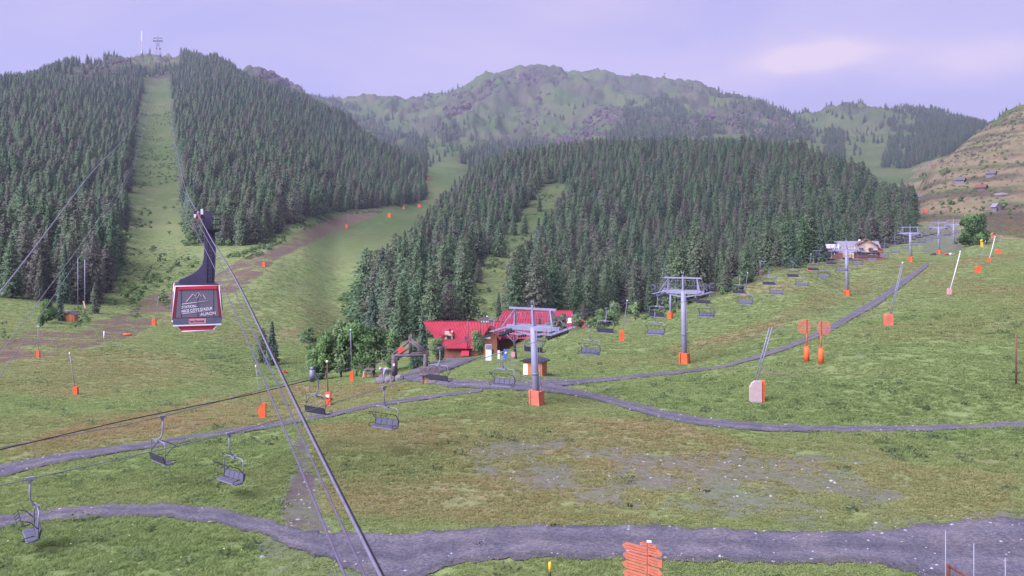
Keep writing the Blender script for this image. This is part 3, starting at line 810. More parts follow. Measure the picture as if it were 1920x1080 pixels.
rest = np.ones(n, bool); rest[chosen] = False
_src = {}
for o in list(COL.objects):
    if o.type == 'MESH' and o.name.split('.')[0] in ('crown', 'trunk'): _src.setdefault(o.data.name, o)
SRC = []
for c, tm in ALLV:
    for d in (c, tm):
        if d.name not in _src:      # a kind that no single tree uses yet: give one tree that kind
            i = int(chosen[len(_src)])
            _src[d.name] = link_mesh('crown' if d is c else 'trunk', d)
    SRC.append([_src[c.name], _src[tm.name]])
forest = instancer('forest', np.stack([sx, sy, sz - .1], 1)[rest], rot[rest],
    np.stack([hgt * fat, hgt * fat, hgt], 1)[rest], var[rest], SRC)
tag(forest, label='dense larch and spruce forest covering the mountain slopes')
print('TREES', n, 'single', len(chosen))

def plant(name, kind, px, py, h, label, cat, group=None, w=1.0, Y=None):
    p = on(px, Y) if Y else hit(px, py)
    c, tm = kind
    t = empty(name, (p.x, p.y, p.z - .05), random.uniform(0, 6.28), label, cat, group)
    t.scale = (h * w, h * w, h)
    link_mesh('crown', c, t); link_mesh('trunk', tm, t)
    return t

# ---------------------------------------------------------------- air
def build_haze():
    z0, z1 = float(ZG.min()) - 1.5, float(ZG.max()) + 90
    mb = MB(); mb.box((0, 2260, (z0 + z1) / 2), (11600, 4600, z1 - z0))
    m = bpy.data.materials.new('thin_haze'); m.use_nodes = True
    nt = m.node_tree; nt.nodes.clear()
    out = nt.nodes.new('ShaderNodeOutputMaterial'); v = nt.nodes.new('ShaderNodeVolumePrincipled')
    v.inputs['Color'].default_value = (.80, .82, 1.0, 1); v.inputs['Density'].default_value = 0.95e-4
    nt.links.new(v.outputs[0], out.inputs['Volume'])
    tag(mb.build('haze', m), kind='stuff')
build_haze()
# ---------------------------------------------------------------- tracks of loose gravel
def gravel_mat():
    m, nt, N, L, b = new_mat('grey_gravel')
    geo = N.new('ShaderNodeNewGeometry')
    def noise(s, d, r):
        n = N.new('ShaderNodeTexNoise'); n.inputs['Scale'].default_value = s; n.inputs['Detail'].default_value = d; n.inputs['Roughness'].default_value = r
        L.new(geo.outputs['Position'], n.inputs[0]); return n
    a, c, e = noise(6, 5, .75), noise(.6, 5, .6), noise(22, 2, .6)
    r = N.new('ShaderNodeValToRGB'); L.new(a.outputs[0], r.inputs[0])
    r.color_ramp.elements[0].position = .36; r.color_ramp.elements[0].color = (.078, .075, .084, 1)
    r.color_ramp.elements[1].position = .66; r.color_ramp.elements[1].color = (.172, .166, .180, 1)
    k = r.color_ramp.elements.new(.78); k.color = (.36, .35, .36, 1)
    r2 = N.new('ShaderNodeValToRGB'); L.new(c.outputs[0], r2.inputs[0])
    r2.color_ramp.elements[0].position = .4; r2.color_ramp.elements[0].color = (.80, .80, .84, 1)
    r2.color_ramp.elements[1].position = .65; r2.color_ramp.elements[1].color = (1.22, 1.14, 1.08, 1)
    mx = N.new('ShaderNodeMix'); mx.data_type = 'RGBA'; mx.blend_type = 'MULTIPLY'; mx.inputs['Factor'].default_value = 1
    L.new(r.outputs[0], mx.inputs['A']); L.new(r2.outputs[0], mx.inputs['B'])
    ac = N.new('ShaderNodeAttribute'); ac.attribute_name = 'across'
    wob = N.new('ShaderNodeMath'); wob.operation = 'MULTIPLY_ADD'; wob.inputs[1].default_value = .22; L.new(c.outputs[0], wob.inputs[0]); L.new(ac.outputs['Fac'], wob.inputs[2])
    rt = N.new('ShaderNodeValToRGB'); L.new(wob.outputs[0], rt.inputs[0])
    el = rt.color_ramp.elements; el[0].position = .08; el[0].color = (.72, .72, .66, 1); el[1].position = 1.0; el[1].color = (.72, .72, .66, 1)
    for p_, v_ in ((.24, 1.12), (.40, 1.10), (.60, .84), (.78, 1.12), (.92, 1.05)): k_ = el.new(p_); k_.color = (v_, v_, v_, 1)
    m3 = N.new('ShaderNodeMix'); m3.data_type = 'RGBA'; m3.blend_type = 'MULTIPLY'; m3.inputs['Factor'].default_value = .8
    L.new(mx.outputs['Result'], m3.inputs['A']); L.new(rt.outputs[0], m3.inputs['B'])
    L.new(m3.outputs['Result'], b.inputs['Base Color'])
    b.inputs['Roughness'].default_value = .95; b.inputs['Specular IOR Level'].default_value = .08
    bp = N.new('ShaderNodeBump'); bp.inputs['Strength'].default_value = .9; bp.inputs['Distance'].default_value = .06
    L.new(a.outputs[0], bp.inputs['Height']); L.new(bp.outputs[0], b.inputs['Normal'])
    return m
MAT_GRAVEL = gravel_mat()
ROADS = {
 'lower_gravel_road': [(540,994,1030),(620,1000,1052),(690,1003,1082),(760,1002,1100),(830,996,1066),(900,990,1054),(1000,986,1050),(1100,986,1049),(1300,990,1053),(1500,999,1058),(1650,997,1062),(1740,985,1085),(1860,974,1110),(2000,970,1115),(2300,968,1115)],
 'lower_gravel_track': [(-400,975,1025),(-100,972,1005),(0,968,992),(120,953,977),(250,946,968),(350,949,976),(450,962,994),(530,986,1022),(600,1000,1046)],
 'middle_gravel_track': [(-300,905,940),(-60,880,905),(0,873,896),(100,854,871),(200,840,854),(300,826,839),(400,810,821),(500,795,805),(600,778,787),(700,758,765),(800,743,750),(860,736,741),(905,730,735)],
 'meadow_gravel_road': [(742,700,712),(800,706,721),(860,713,728),(930,716,732),(1000,717,735),(1060,726,741),(1120,739,752),(1180,754,769),(1260,774,790),(1350,788,803),(1450,797,810),(1600,801,812),(1750,799,809),(1850,795,805),(1960,788,801),(2250,780,795)],
 'uphill_gravel_track': [(1005,714,730),(1080,713,722),(1180,705,712),(1280,695,701),(1340,688,693),(1400,673,680),(1460,653,661),(1520,629,640),(1560,608,622),(1600,585,599),(1650,555,570),(1700,519,532),(1747,487,494)],
}
def road_strip(name, E, cross=7):
    pts = []
    xs = np.array([e[0] for e in E], float); up = np.array([e[1] for e in E], float); lo = np.array([e[2] for e in E], float)
    q = np.arange(xs[0], xs[-1], 7.0)
    uq = pchip(xs, up, q); lq = pchip(xs, lo, q)
    A = np.array([hit(p, u)[:2] for p, u in zip(q, uq)]); Bp = np.array([hit(p, l)[:2] for p, l in zip(q, lq)])
    A += (.35 * fbm(q / 23, q * 0 + len(name), 4, 7))[:, None] * np.array([.2, 1.4]); Bp += (.35 * fbm(q / 19 + 50, q * 0 + len(name), 4, 8))[:, None] * np.array([.2, 1.4])
    t = np.linspace(0, 1, cross)[None, :, None]
    P = A[:, None] * (1 - t) + Bp[:, None] * t
    x, y = P[..., 0], P[..., 1]
    crown = .05 * (1 - (2 * t[..., 0] - 1) ** 2)
    z = H(x, y) + .035 + .0005 * y + crown
    v = np.stack([x, y, z], -1).reshape(-1, 3)
    idx = np.arange(len(q) * cross).reshape(len(q), cross)
    f = np.stack([idx[:-1, :-1], idx[:-1, 1:], idx[1:, 1:], idx[1:, :-1]], -1).reshape(-1, 4)[:, ::-1]
    o = link_mesh(name, np_mesh(name, v, f, MAT_GRAVEL, True, {'across': ('POINT', 'FLOAT', np.broadcast_to(t[..., 0], x.shape))})); return tag(o, kind='structure')
for nm, E in ROADS.items(): road_strip(nm, E)
def two_edge(name, A, B, n=24):
    A = np.array([hit(*p)[:2] for p in A]); B = np.array([hit(*p)[:2] for p in B]); k = np.linspace(0, 1, len(A)); q = np.linspace(0, 1, n)
    A = pchip(k, A, q); B = pchip(k, B, q); t = np.linspace(0, 1, 6)[None, :, None]; P = A[:, None] * (1 - t) + B[:, None] * t
    x, y = P[..., 0], P[..., 1]; z = H(x, y) + .09 + .0005 * y
    idx = np.arange(n * 6).reshape(n, 6); f = np.stack([idx[:-1, :-1], idx[:-1, 1:], idx[1:, 1:], idx[1:, :-1]], -1).reshape(-1, 4)
    tag(link_mesh(name, np_mesh(name, np.stack([x, y, z], -1).reshape(-1, 3), f, MAT_GRAVEL, True, {'across': ('POINT', 'FLOAT', np.broadcast_to(t[..., 0], x.shape))})), kind='structure')
two_edge('chalet_forecourt', [(742, 711), (775, 696), (812, 680), (845, 664)], [(800, 722), (818, 706), (856, 690), (905, 670)])
def on_road(px, py, m=0):
    r = np.zeros(px.shape, bool)
    for E in ROADS.values():
        xs = [e[0] for e in E]
        u = np.interp(px, xs, [e[1] for e in E]); l = np.interp(px, xs, [e[2] for e in E])
        r |= (px >= xs[0]) & (px <= xs[-1]) & (py > u + m) & (py < l - m)
    return r

# ---------------------------------------------------------------- meadow grass
def grass_mat():
    m, nt, N, L, b = new_mat('meadow_grass')
    a = N.new('ShaderNodeAttribute'); a.attribute_name = 'gcol'; a.attribute_type = 'INSTANCER'
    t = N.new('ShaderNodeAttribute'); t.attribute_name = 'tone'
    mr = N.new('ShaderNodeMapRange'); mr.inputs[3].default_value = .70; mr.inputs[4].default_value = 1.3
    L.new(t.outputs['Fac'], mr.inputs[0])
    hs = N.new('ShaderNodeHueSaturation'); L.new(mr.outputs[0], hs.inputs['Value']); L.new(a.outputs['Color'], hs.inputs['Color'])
    L.new(hs.outputs[0], b.inputs['Base Color']); b.inputs['Roughness'].default_value = .7; b.inputs['Specular IOR Level'].default_value = .15
    tr = N.new('ShaderNodeBsdfTranslucent'); L.new(hs.outputs[0], tr.inputs[0])
    mx = N.new('ShaderNodeMixShader'); mx.inputs[0].default_value = .5
    L.new(b.outputs[0], mx.inputs[1]); L.new(tr.outputs[0], mx.inputs[2]); L.new(mx.outputs[0], N['Material Output'].inputs[0])
    return m
MAT_GRASS = grass_mat()
def tuft(seed, n=16, r=.22, h=.30, w=.022, lean=.5, head=False):
    g = np.random.default_rng(seed); V = []; F = []; T = []
    for i in range(n):
        a = g.uniform(0, 6.28); q = r * math.sqrt(g.uniform(0, 1)); p = np.array([math.cos(a) * q, math.sin(a) * q, -.03])
        hh = h * g.uniform(.5, 1.2); b = g.uniform(0, 6.28); l = np.array([math.cos(b), math.sin(b), 0]) * lean * hh * g.uniform(.2, 1)
        c = g.uniform(0, 6.28); s = np.array([math.cos(c), math.sin(c), 0]) * w * g.uniform(.7, 1.4)
        m_ = p + l * .35 + np.array([0, 0, hh * .6]); t_ = p + l + np.array([0, 0, hh])
        k = len(V); V += [p - s, p + s, m_ + s * .8, m_ - s * .8, t_ + s * .15, t_ - s * .15]
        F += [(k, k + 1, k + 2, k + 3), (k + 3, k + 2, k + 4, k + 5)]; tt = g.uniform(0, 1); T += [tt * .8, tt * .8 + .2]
    me = np_mesh('grass_tuft', V, F, MAT_GRASS, True, {'tone': ('FACE', 'FLOAT', T)})
    return me
TUFTS = [tuft(1, 16, .22, .20, .024, 1.5), tuft(2, 20, .25, .16, .022, 2.0), tuft(3, 14, .2, .26, .018, 1.1), tuft(4, 24, .3, .12, .03, 2.4)]
gx, gy, gs = [], [], []
for ya, yb, dens, sc in ((27, 45, 42, .8), (45, 62, 30, .9), (62, 85, 18, 1.1), (85, 120, 9, 1.4), (120, 175, 3.6, 1.9), (175, 260, 1.5, 2.4), (260, 420, .55, 3.0)):
    k = int(dens * 1.47 * (yb ** 2 - ya ** 2) / 2)
    y = np.sqrt(RNG.uniform(ya ** 2, yb ** 2, k)); p = RNG.uniform(-240, 2200, k)
    gx.append((p - 960) / FOC * y); gy.append(y); gs.append(np.full(k, sc))
gx, gy, gs = map(np.concatenate, (gx, gy, gs))
gz = H(gx, gy); gpx, gpy = proj(gx, gy, gz)
gr, ea, dr, lu, fo = [gridval(M, gx, gy) for M in (M_gravel, M_earth, M_dry, M_lush, M_forest)]
patch = fbm(gx / 1.6, gy / 1.6, 3, 33)
p_keep = smooth(430, 300, gy) * np.clip(1.0 - 1.2 * gr - 1.0 * ea - .6 * fo, .03, 1) * np.clip(.8 + patch * 1.3, .12, 1)
k = (RNG.uniform(0, 1, len(gx)) < p_keep) & (~on_road(gpx, gpy, np.abs(RNG.normal(0, 1, len(gx))) * (90.0 / gy) * 3.6) | ((RNG.uniform(0, 1, len(gx)) < .035 + .05 * (patch > .12)) & (gpx < 900))) & (gpy < 1110)
gx, gy, gz, gs, dr, lu, gr, patch = [a[k] for a in (gx, gy, gz, gs, dr, lu, gr, patch)]
n = len(gx)
tone = np.clip(RNG.normal(.5, .22, n) + patch * .5, 0, 1)[:, None]
gcol = np.array([.215, .295, .090]) * (1 - tone) + np.array([.335, .405, .150]) * tone
drc = np.array([.300, .215, .092]) * (1 - tone) + np.array([.440, .325, .158]) * tone
luc = np.array([.195, .280, .088]) * (1 - tone) + np.array([.310, .400, .138]) * tone
w_ = (np.clip(dr * 1.2, 0, 1) * np.clip(.6 + .9 * RNG.normal(.4, .4, n), 0, 1))[:, None]; gcol = gcol * (1 - w_) + drc * w_
w_ = (lu * np.clip(.4 + RNG.uniform(0, .9, n), 0, 1))[:, None]; gcol = gcol * (1 - w_) + luc * w_
hs_ = gs * (.45 + .62 * lu + .2 * dr) * RNG.uniform(.6, 1.35, n) * (1 - .35 * gr)
hs_ *= np.interp(gy, [27, 120, 400], [1, .7, .45])
tv = RNG.integers(0, 4, n)
GT = []
for i, me in enumerate(TUFTS):
    p = on(900 + 140 * i, 40 + i * 3)
    o = link_mesh('grass_tuft', me); o.location = p; tag(o, kind='stuff'); GT.append([o])
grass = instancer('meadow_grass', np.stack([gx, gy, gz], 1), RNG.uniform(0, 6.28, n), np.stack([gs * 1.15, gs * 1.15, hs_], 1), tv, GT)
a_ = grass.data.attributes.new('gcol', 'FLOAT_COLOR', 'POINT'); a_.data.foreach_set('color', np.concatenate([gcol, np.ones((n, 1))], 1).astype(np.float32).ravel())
for (o,) in [g[:1] for g in GT]: pass
print('GRASS', n)

# loose pale stones lying on the tracks and bare ground
def stones(n):
    V, F = [], []
    base = np.array([(1, 0, 0), (-1, 0, 0), (0, 1, 0), (0, -1, 0), (0, 0, 1), (0, 0, -1)], float)
    tri = np.array([(0, 2, 4), (2, 1, 4), (1, 3, 4), (3, 0, 4), (2, 0, 5), (1, 2, 5), (3, 1, 5), (0, 3, 5)])
    P = []
    while len(P) < n:
        y = math.sqrt(random.uniform(30 ** 2, 95 ** 2)); p = random.uniform(-20, 1940); x = (p - 960) / FOC * y
        z = hz(x, y); pp, pq = proj(x, y, z)
        rd = on_road(np.array([pp]), np.array([pq]))[0]; g = float(gridval(M_gravel, np.array([x]), np.array([y]))[0])
        if rd or random.random() < g * .9 or random.random() < .012: P.append((x, y, z + (.05 + .0005 * y if rd else 0)))
    for p in P:
        s = .018 + random.random() ** 5 * .10
        b = base * np.array([random.uniform(.7, 1.5), random.uniform(.7, 1.5), random.uniform(.4, .9)]) * s
        k = len(V); V += (b + np.array(p)).tolist(); F += (tri + k).tolist()
    return link_mesh('loose_stones', np_mesh('loose_stones', V, F, simple('pale_stone', (.30, .285, .29), .9, var=.4, scale=.8, spec=.1)))
tag(stones(2600), label='pale loose stones scattered on gravel', kind='stuff')

# leafy weeds standing in the meadow
def weeds():
    V = []; k = 0; P = []; D = []; T = []; Sz = []
    cnt = 0
    while cnt < 420:
        y = math.sqrt(random.uniform(30 ** 2, 150 ** 2)); p = random.uniform(-20, 1940); x = (p - 960) / FOC * y
        l = float(gridval(M_lush, np.array([x]), np.array([y]))[0]); z = hz(x, y); pp, pq = proj(x, y, z)
        if on_road(np.array([pp]), np.array([pq]), -3)[0]: continue
        if random.random() > l * 1.2 - .15 and random.random() > .03: continue
        cnt += 1; r = random.uniform(.25, .8); h = random.uniform(.25, .6)
        for i in range(34):
            a = random.uniform(0, 6.28); q = r * random.random() ** .6
            P.append((x + math.cos(a) * q, y + math.sin(a) * q, z + h * random.uniform(.1, 1) * (1 - .6 * (q / r) ** 2)))
            D.append((math.cos(a), math.sin(a), random.uniform(-.2, .8))); T.append(random.uniform(.2, 1)); Sz.append(random.uniform(.06, .15))
    P = np.array(P); me = clump_mesh('meadow_weeds', P, np.array(D), np.array(Sz), RNG.uniform(.8, 1.6, len(P)), MAT_WEED, np.array(T))
    return link_mesh('meadow_weeds', me)
tag(weeds(), label='leafy weeds in the long grass', kind='stuff')

def flowers():
    V, F, T = [], [], []
    n = 0
    while n < 220:
        y = math.sqrt(random.uniform(30 ** 2, 110 ** 2)); p = random.uniform(-10, 1930); x = (p - 960) / FOC * y
        l = float(gridval(M_lush, np.array([x]), np.array([y]))[0])
        if random.random() > l + .05: continue
        z = hz(x, y); pp, pq = proj(x, y, z)
        if on_road(np.array([pp]), np.array([pq]), -2)[0]: continue
        n += 1; s = random.uniform(.015, .035); h = random.uniform(.18, .4); k = len(V)
        V += [(x - s, y, z + h), (x + s, y, z + h), (x, y - s, z + h + s * .4), (x, y + s, z + h + s)]; F += [(0 + k, 2 + k, 1 + k), (0 + k, 1 + k, 3 + k)]
    return link_mesh('meadow_flowers', np_mesh('meadow_flowers', V, F, simple('pale_yellow_petals', (.62, .58, .30), .8, var=.4, scale=.4)))
tag(flowers(), label='small pale flowers in the long grass', kind='stuff')

# low undergrowth: on the swath, along the banks and the wood edges
def undergrowth():
    P, Sc, V = [], [], []
    zones = [([(235,330),(250,200),(330,200),(345,400),(372,470),(400,560),(330,590),(200,572),(215,535)], 235, 1200, 700, (.5, 1.6)),
             ([(400,490),(480,462),(560,418),(640,392),(720,384),(715,400),(640,402),(560,436),(480,486),(420,510)], 250, 760, 260, (.5, 1.4)),
             ([(0,585),(100,575),(200,576),(330,560),(330,585),(240,600),(170,606),(60,640),(0,650)], 150, 300, 200, (.25, .6)),
             ([(560,640),(640,560),(720,470),(800,410),(790,440),(700,540),(660,620),(600,690)], 120, 620, 380, (.5, 1.8)),
             ([(1100,612),(1210,588),(1340,545),(1420,505),(1540,478),(1545,488),(1430,525),(1340,570),(1200,606),(1110,622)], 140, 330, 260, (.5, 1.6)),
             ([(855,610),(898,515),(955,440),(1010,370),(1050,345),(1015,430),(985,470),(940,535),(915,610)], 180, 700, 160, (.5, 1.6)),
             ([(1690,360),(1925,200),(1925,420),(1760,420)], 350, 900, 420, (.35, 1.1))]
    for poly, ya, yb, cnt, (s0, s1) in zones:
        xs = [p[0] for p in poly]; k = 0; tries = 0
        while k < cnt and tries < 60:
            tries += 1
            y = np.sqrt(RNG.uniform(ya ** 2, yb ** 2, 4000)); px = RNG.uniform(min(xs), max(xs), 4000); x = (px - 960) / FOC * y
            z = H(x, y); pp, pq = proj(x, y, z)
            ok = inpoly(pp, pq, poly) & (fbm(x / (y * .03), z / 3.0, 3, 95) > .02)
            for i in np.nonzero(ok)[0][:cnt - k]:
                P.append((x[i], y[i], z[i] - .05)); s = random.uniform(s0, s1); Sc.append((s * random.uniform(.9, 1.7), s * random.uniform(.9, 1.7), s)); V.append(random.randrange(3)); k += 1
    src = []
    for kx, px in zip(SHRUB, (372, 412, 430)):
        t = plant('bush', kx, px, 461, 3.0, 'leafy bush at the foot of the wood right of the hanger arm', 'bush', 'bushes at the wood foot', 1.1)
        src.append([t.children[0], t.children[1]])
    return instancer('undergrowth', np.array(P), RNG.uniform(0, 6.28, len(P)), np.array(Sc), np.array(V), src)
tag(undergrowth(), label='low scrub on the slopes and wood edges')

# crags of bare rock on the mountains
def crags():
    import bmesh
    m, nt, N, L, b_ = new_mat('mauve_crag_rock')
    tc = N.new('ShaderNodeTexCoord'); n = N.new('ShaderNodeTexNoise'); n.inputs['Scale'].default_value = 2.2; n.inputs['Detail'].default_value = 9; n.inputs['Roughness'].default_value = .75
    mp = N.new('ShaderNodeMapping'); mp.inputs['Scale'].default_value = (1.6, 1.6, .5); L.new(tc.outputs['Object'], mp.inputs[0]); L.new(mp.outputs[0], n.inputs[0])
    r = N.new('ShaderNodeValToRGB'); r.color_ramp.elements[0].position = .36; r.color_ramp.elements[0].color = (.040, .035, .034, 1); r.color_ramp.elements[1].position = .64; r.color_ramp.elements[1].color = (.138, .112, .104, 1)
    L.new(n.outputs[0], r.inputs[0]); L.new(r.outputs[0], b_.inputs['Base Color']); b_.inputs['Roughness'].default_value = .95; b_.inputs['Specular IOR Level'].default_value = .05
    src = []
    for s in range(3):
        bm = bmesh.new(); bmesh.ops.create_icosphere(bm, subdivisions=3, radius=1)
        for v in bm.verts:
            k = 1 + .55 * float(fbm(np.array([v.co.x * 2.2 + s * 9]), np.array([v.co.y * 2.2 + v.co.z * .7]), 4, 120 + s, .6)[0]); v.co *= k; v.co.z *= 1.25
        me = bpy.data.meshes.new('rock_crag'); bm.to_mesh(me); bm.free(); me.materials.append(m)
        p = hit((1105, 1320, 1010)[s], (225, 228, 152)[s], 1300); o = link_mesh('rock_crag', me); o.location = p; o.scale = (9, 9, 9); tag(o, kind='stuff'); src.append([o])
    P, Sc, V = [], [], []
    for poly, ya, cnt, (s0, s1) in [([(890,170),(930,140),(1000,128),(1062,136),(1062,152),(960,160),(905,190)], 2000, 120, (5, 15)), ([(1040,262),(1110,206),(1180,196),(1160,238),(1070,285)], 1300, 130, (4, 13)),
            ([(1235,222),(1330,204),(1480,212),(1500,262),(1390,250),(1260,258)], 1300, 150, (4, 13)), ([(960,215),(1000,160),(1050,170),(1040,215),(1060,285),(985,285)], 1300, 60, (4, 10)),
            ([(830,200),(890,190),(880,212),(835,214)], 1800, 40, (6, 16)), ([(690,186),(790,180),(900,170),(890,182),(780,190)], 2200, 40, (4, 9)),
            ([(140,146),(170,118),(210,104),(245,112),(258,138),(220,140),(160,150)], 900, 75, (3, 8)), ([(478,140),(490,129),(522,132),(545,162),(500,150)], 2000, 60, (6, 15)),
            ([(276,130),(318,130),(314,142),(278,142)], 1200, 22, (2, 5)), ([(1400,225),(1460,215),(1510,230),(1500,290),(1430,262)], 1300, 60, (3, 9)), ([(1700,330),(1830,235),(1900,205),(1925,215),(1900,260),(1800,300)], 400, 140, (.5, 1.8))]:
        xs = [p[0] for p in poly]; ys = [p[1] for p in poly]; k = 0; tr = 0; cnt = int(cnt * .8); s0 *= .8; s1 *= .75
        while k < cnt and tr < 2500:
            tr += 1; px, py = random.uniform(min(xs), max(xs)), random.uniform(min(ys), max(ys))
            if not inpoly(np.array([px]), np.array([py]), poly)[0]: continue
            p = hit(px, py, ya)
            if p.y > 4300: continue
            s = random.uniform(s0, s1); P.append((p.x, p.y, p.z - s * .35)); Sc.append((s * random.uniform(.7, 1.6), s * random.uniform(.6, 1.2), s * random.uniform(.5, 1.1))); V.append(random.randrange(3)); k += 1
    return instancer('rock_crags', np.array(P), RNG.uniform(0, 6.28, len(P)), np.array(Sc), np.array(V), src)
tag(crags(), label='bare mauve rock crags on the mountain flanks')
# ---------------------------------------------------------------- paints and raw materials
GALV = simple('galvanised_steel', (.235, .235, .285), .5, .2, .12, 2.5, .1)
MAST = simple('grey_lilac_mast_paint', (.255, .255, .335), .55, .05, .14, 1.2)
DARKST = simple('dark_steel', (.045, .042, .055), .5, .3, .2)
BLACK = simple('black_rubber', (.022, .022, .026), .6, 0, .2)
ORANGE = simple('orange_padding', (.72, .125, .035), .6, 0, .24, 1.3, .2)
FADED = simple('faded_orange_padding', (.62, .17, .10), .75, 0, .26, 1.3, .2)
PINKPAD = simple('sun_bleached_pink_padding', (.62, .30, .30), .7, 0, .15)
BEIGE = simple('beige_mattress', (.46, .35, .32), .85, 0, .12, 2.5, .2)
RED = simple('red_cabin_paint', (.55, .030, .055), .3, 0, .06, 1.5, spec=.5)
REDROOF = simple('red_roof_sheet', (.34, .032, .046), .55, 0, .25, .6, spec=.3)
REDROOF2 = simple('weathered_red_roof_sheet', (.30, .036, .055), .6, 0, .22, .6)
WOOD = simple('brown_boards', (.26, .105, .055), .8, 0, .25, 2.0, .2)
WOODO = simple('orange_varnished_wood', (.50, .185, .065), .65, 0, .18, 2.2, .1)
GREYW = simple('weathered_grey_timber', (.135, .105, .098), .9, 0, .3, 3.0, .3)
WHITE = simple('white_paint', (.74, .73, .76), .5, 0, .05)
STONE = simple('rough_stone', (.19, .17, .18), .95, 0, .3, 2.0, .5)
CREAM = simple('cream_render', (.60, .47, .34), .85, 0, .08, 1.0)
SLATE = simple('grey_roof_sheets', (.22, .21, .24), .7, 0, .18, 1.2)
PALEROOF = simple('pale_metal_roof', (.105, .10, .115), .75, 0, .2, 1.0)
ROPE = simple('steel_rope', (.22, .20, .245), .5, .4, .2, 9)
ROPEV = simple('violet_grey_rope', (.13, .11, .15), .55, .3, .2, 9)
ROPED = simple('dark_greased_rope', (.035, .033, .04), .5, .2, .2, 9)
ARM = simple('dark_violet_hanger_paint', (.075, .065, .105), .45, .1, .12)
YELLOW = simple('yellow_paint', (.75, .48, .03), .5, 0, .08)
BLUE = simple('blue_paint', (.06, .16, .45), .5)
RUST = simple('rusty_iron', (.17, .075, .055), .85, .1, .35, 6, .2)
SIGNW = simple('red_brown_stained_boards', (.46, .135, .075), .75, 0, .2, 5.0, .2)
TERR = simple('dark_red_terrace_wood', (.20, .075, .055), .8, 0, .2, 3)
SEAM = simple('dull_red_seam', (.24, .022, .034), .6, 0, .1)
PLANK = simple('pale_wooden_planks', (.50, .37, .24), .8, 0, .2, 3)
SEAT = simple('grey_seat_pad', (.105, .105, .14), .6, 0, .08)
SEATD = simple('dark_seat_back', (.05, .05, .062), .6, 0, .12)
def glass(name, col=(.05, .05, .06), rough=.12):
    m, nt, N, L, b = new_mat(name); b.inputs['Base Color'].default_value = (*col, 1); b.inputs['Roughness'].default_value = rough
    b.inputs['Specular IOR Level'].default_value = .6; return m
GLASS = glass('window_glass', (.035, .038, .045))
CABGLASS = simple('tinted_cabin_glass', (.155, .135, .165), .25, 0, .06, .8, spec=.6)

# ---------------------------------------------------------------- chairlift
LDIR = Vector((.539, .842, 0)).normalized(); LPER = Vector((.842, -.539, 0)).normalized()   # uphill, towards the camera side
LANG = math.atan2(LDIR.x, LDIR.y)          # turn about z of things that face uphill
def lineY(px, off):                         # distance of a point of the lift line (off metres to the near side) seen in column px
    a = -47 + off * 1.187
    u = (px - 960) / FOC
    return a / (u - .64) * _bend(px)
def _bend(px): return float(np.interp(px, [-300, 56, 430, 720], [1.07, 1.055, 1.025, 1.0]))
def line_pt(Y, off):
    x = -47 + off * 1.187 + .64 * Y
    for _ in range(12):
        px = 960 + FOC * x / Y
        x = .5 * x + .5 * (-47 + off * 1.187 + .64 * Y / _bend(px)) if px < 720 else x
        if px < 720:
            y0 = Y / _bend(px); x = (-47 + off * 1.187 + .64 * y0) * _bend(px)
    return Vector((x, Y, 0))
RK = np.array([(20, 3.5), (39.4, 3.9), (47.5, 4.2), (56.3, 5.15), (68, 5.9), (77, 6.65), (92, 7.2), (106, 8.05), (140, 9.7), (179, 12.2), (212, 13.9), (245, 16.1), (296, 18.5), (331, 20.0), (400, 26)])
RF = np.array([(20, 3.9), (42, 4.34), (49, 4.44), (58, 5.55), (68, 6.0), (77, 6.65), (92, 7.2), (106, 8.05), (140, 9.7), (179, 12.2), (212, 13.9), (245, 16.1), (296, 18.5), (331, 20.0), (400, 26)])
def rope_z(Y, off=1): K = RK if off > 0 else RF; return float(np.interp(Y, K[:, 0], K[:, 1]))
GAUGE = 2.4
def lift_rope(off, mat, label):
    pts = []
    for Y in list(np.arange(24, 331, 3.0)):
        p = line_pt(Y, off); p.z = rope_z(Y, off); pts.append(p)
    mb = MB(); mb.tube(pts, .024, 5)
    tag(mb.build('haul_rope', mat), label, 'cable', 'chairlift haul ropes')
lift_rope(GAUGE, ROPE, 'pale steel chairlift rope on the side nearer the camera')
lift_rope(-GAUGE, ROPE, 'dull grey chairlift rope on the far side of the towers')

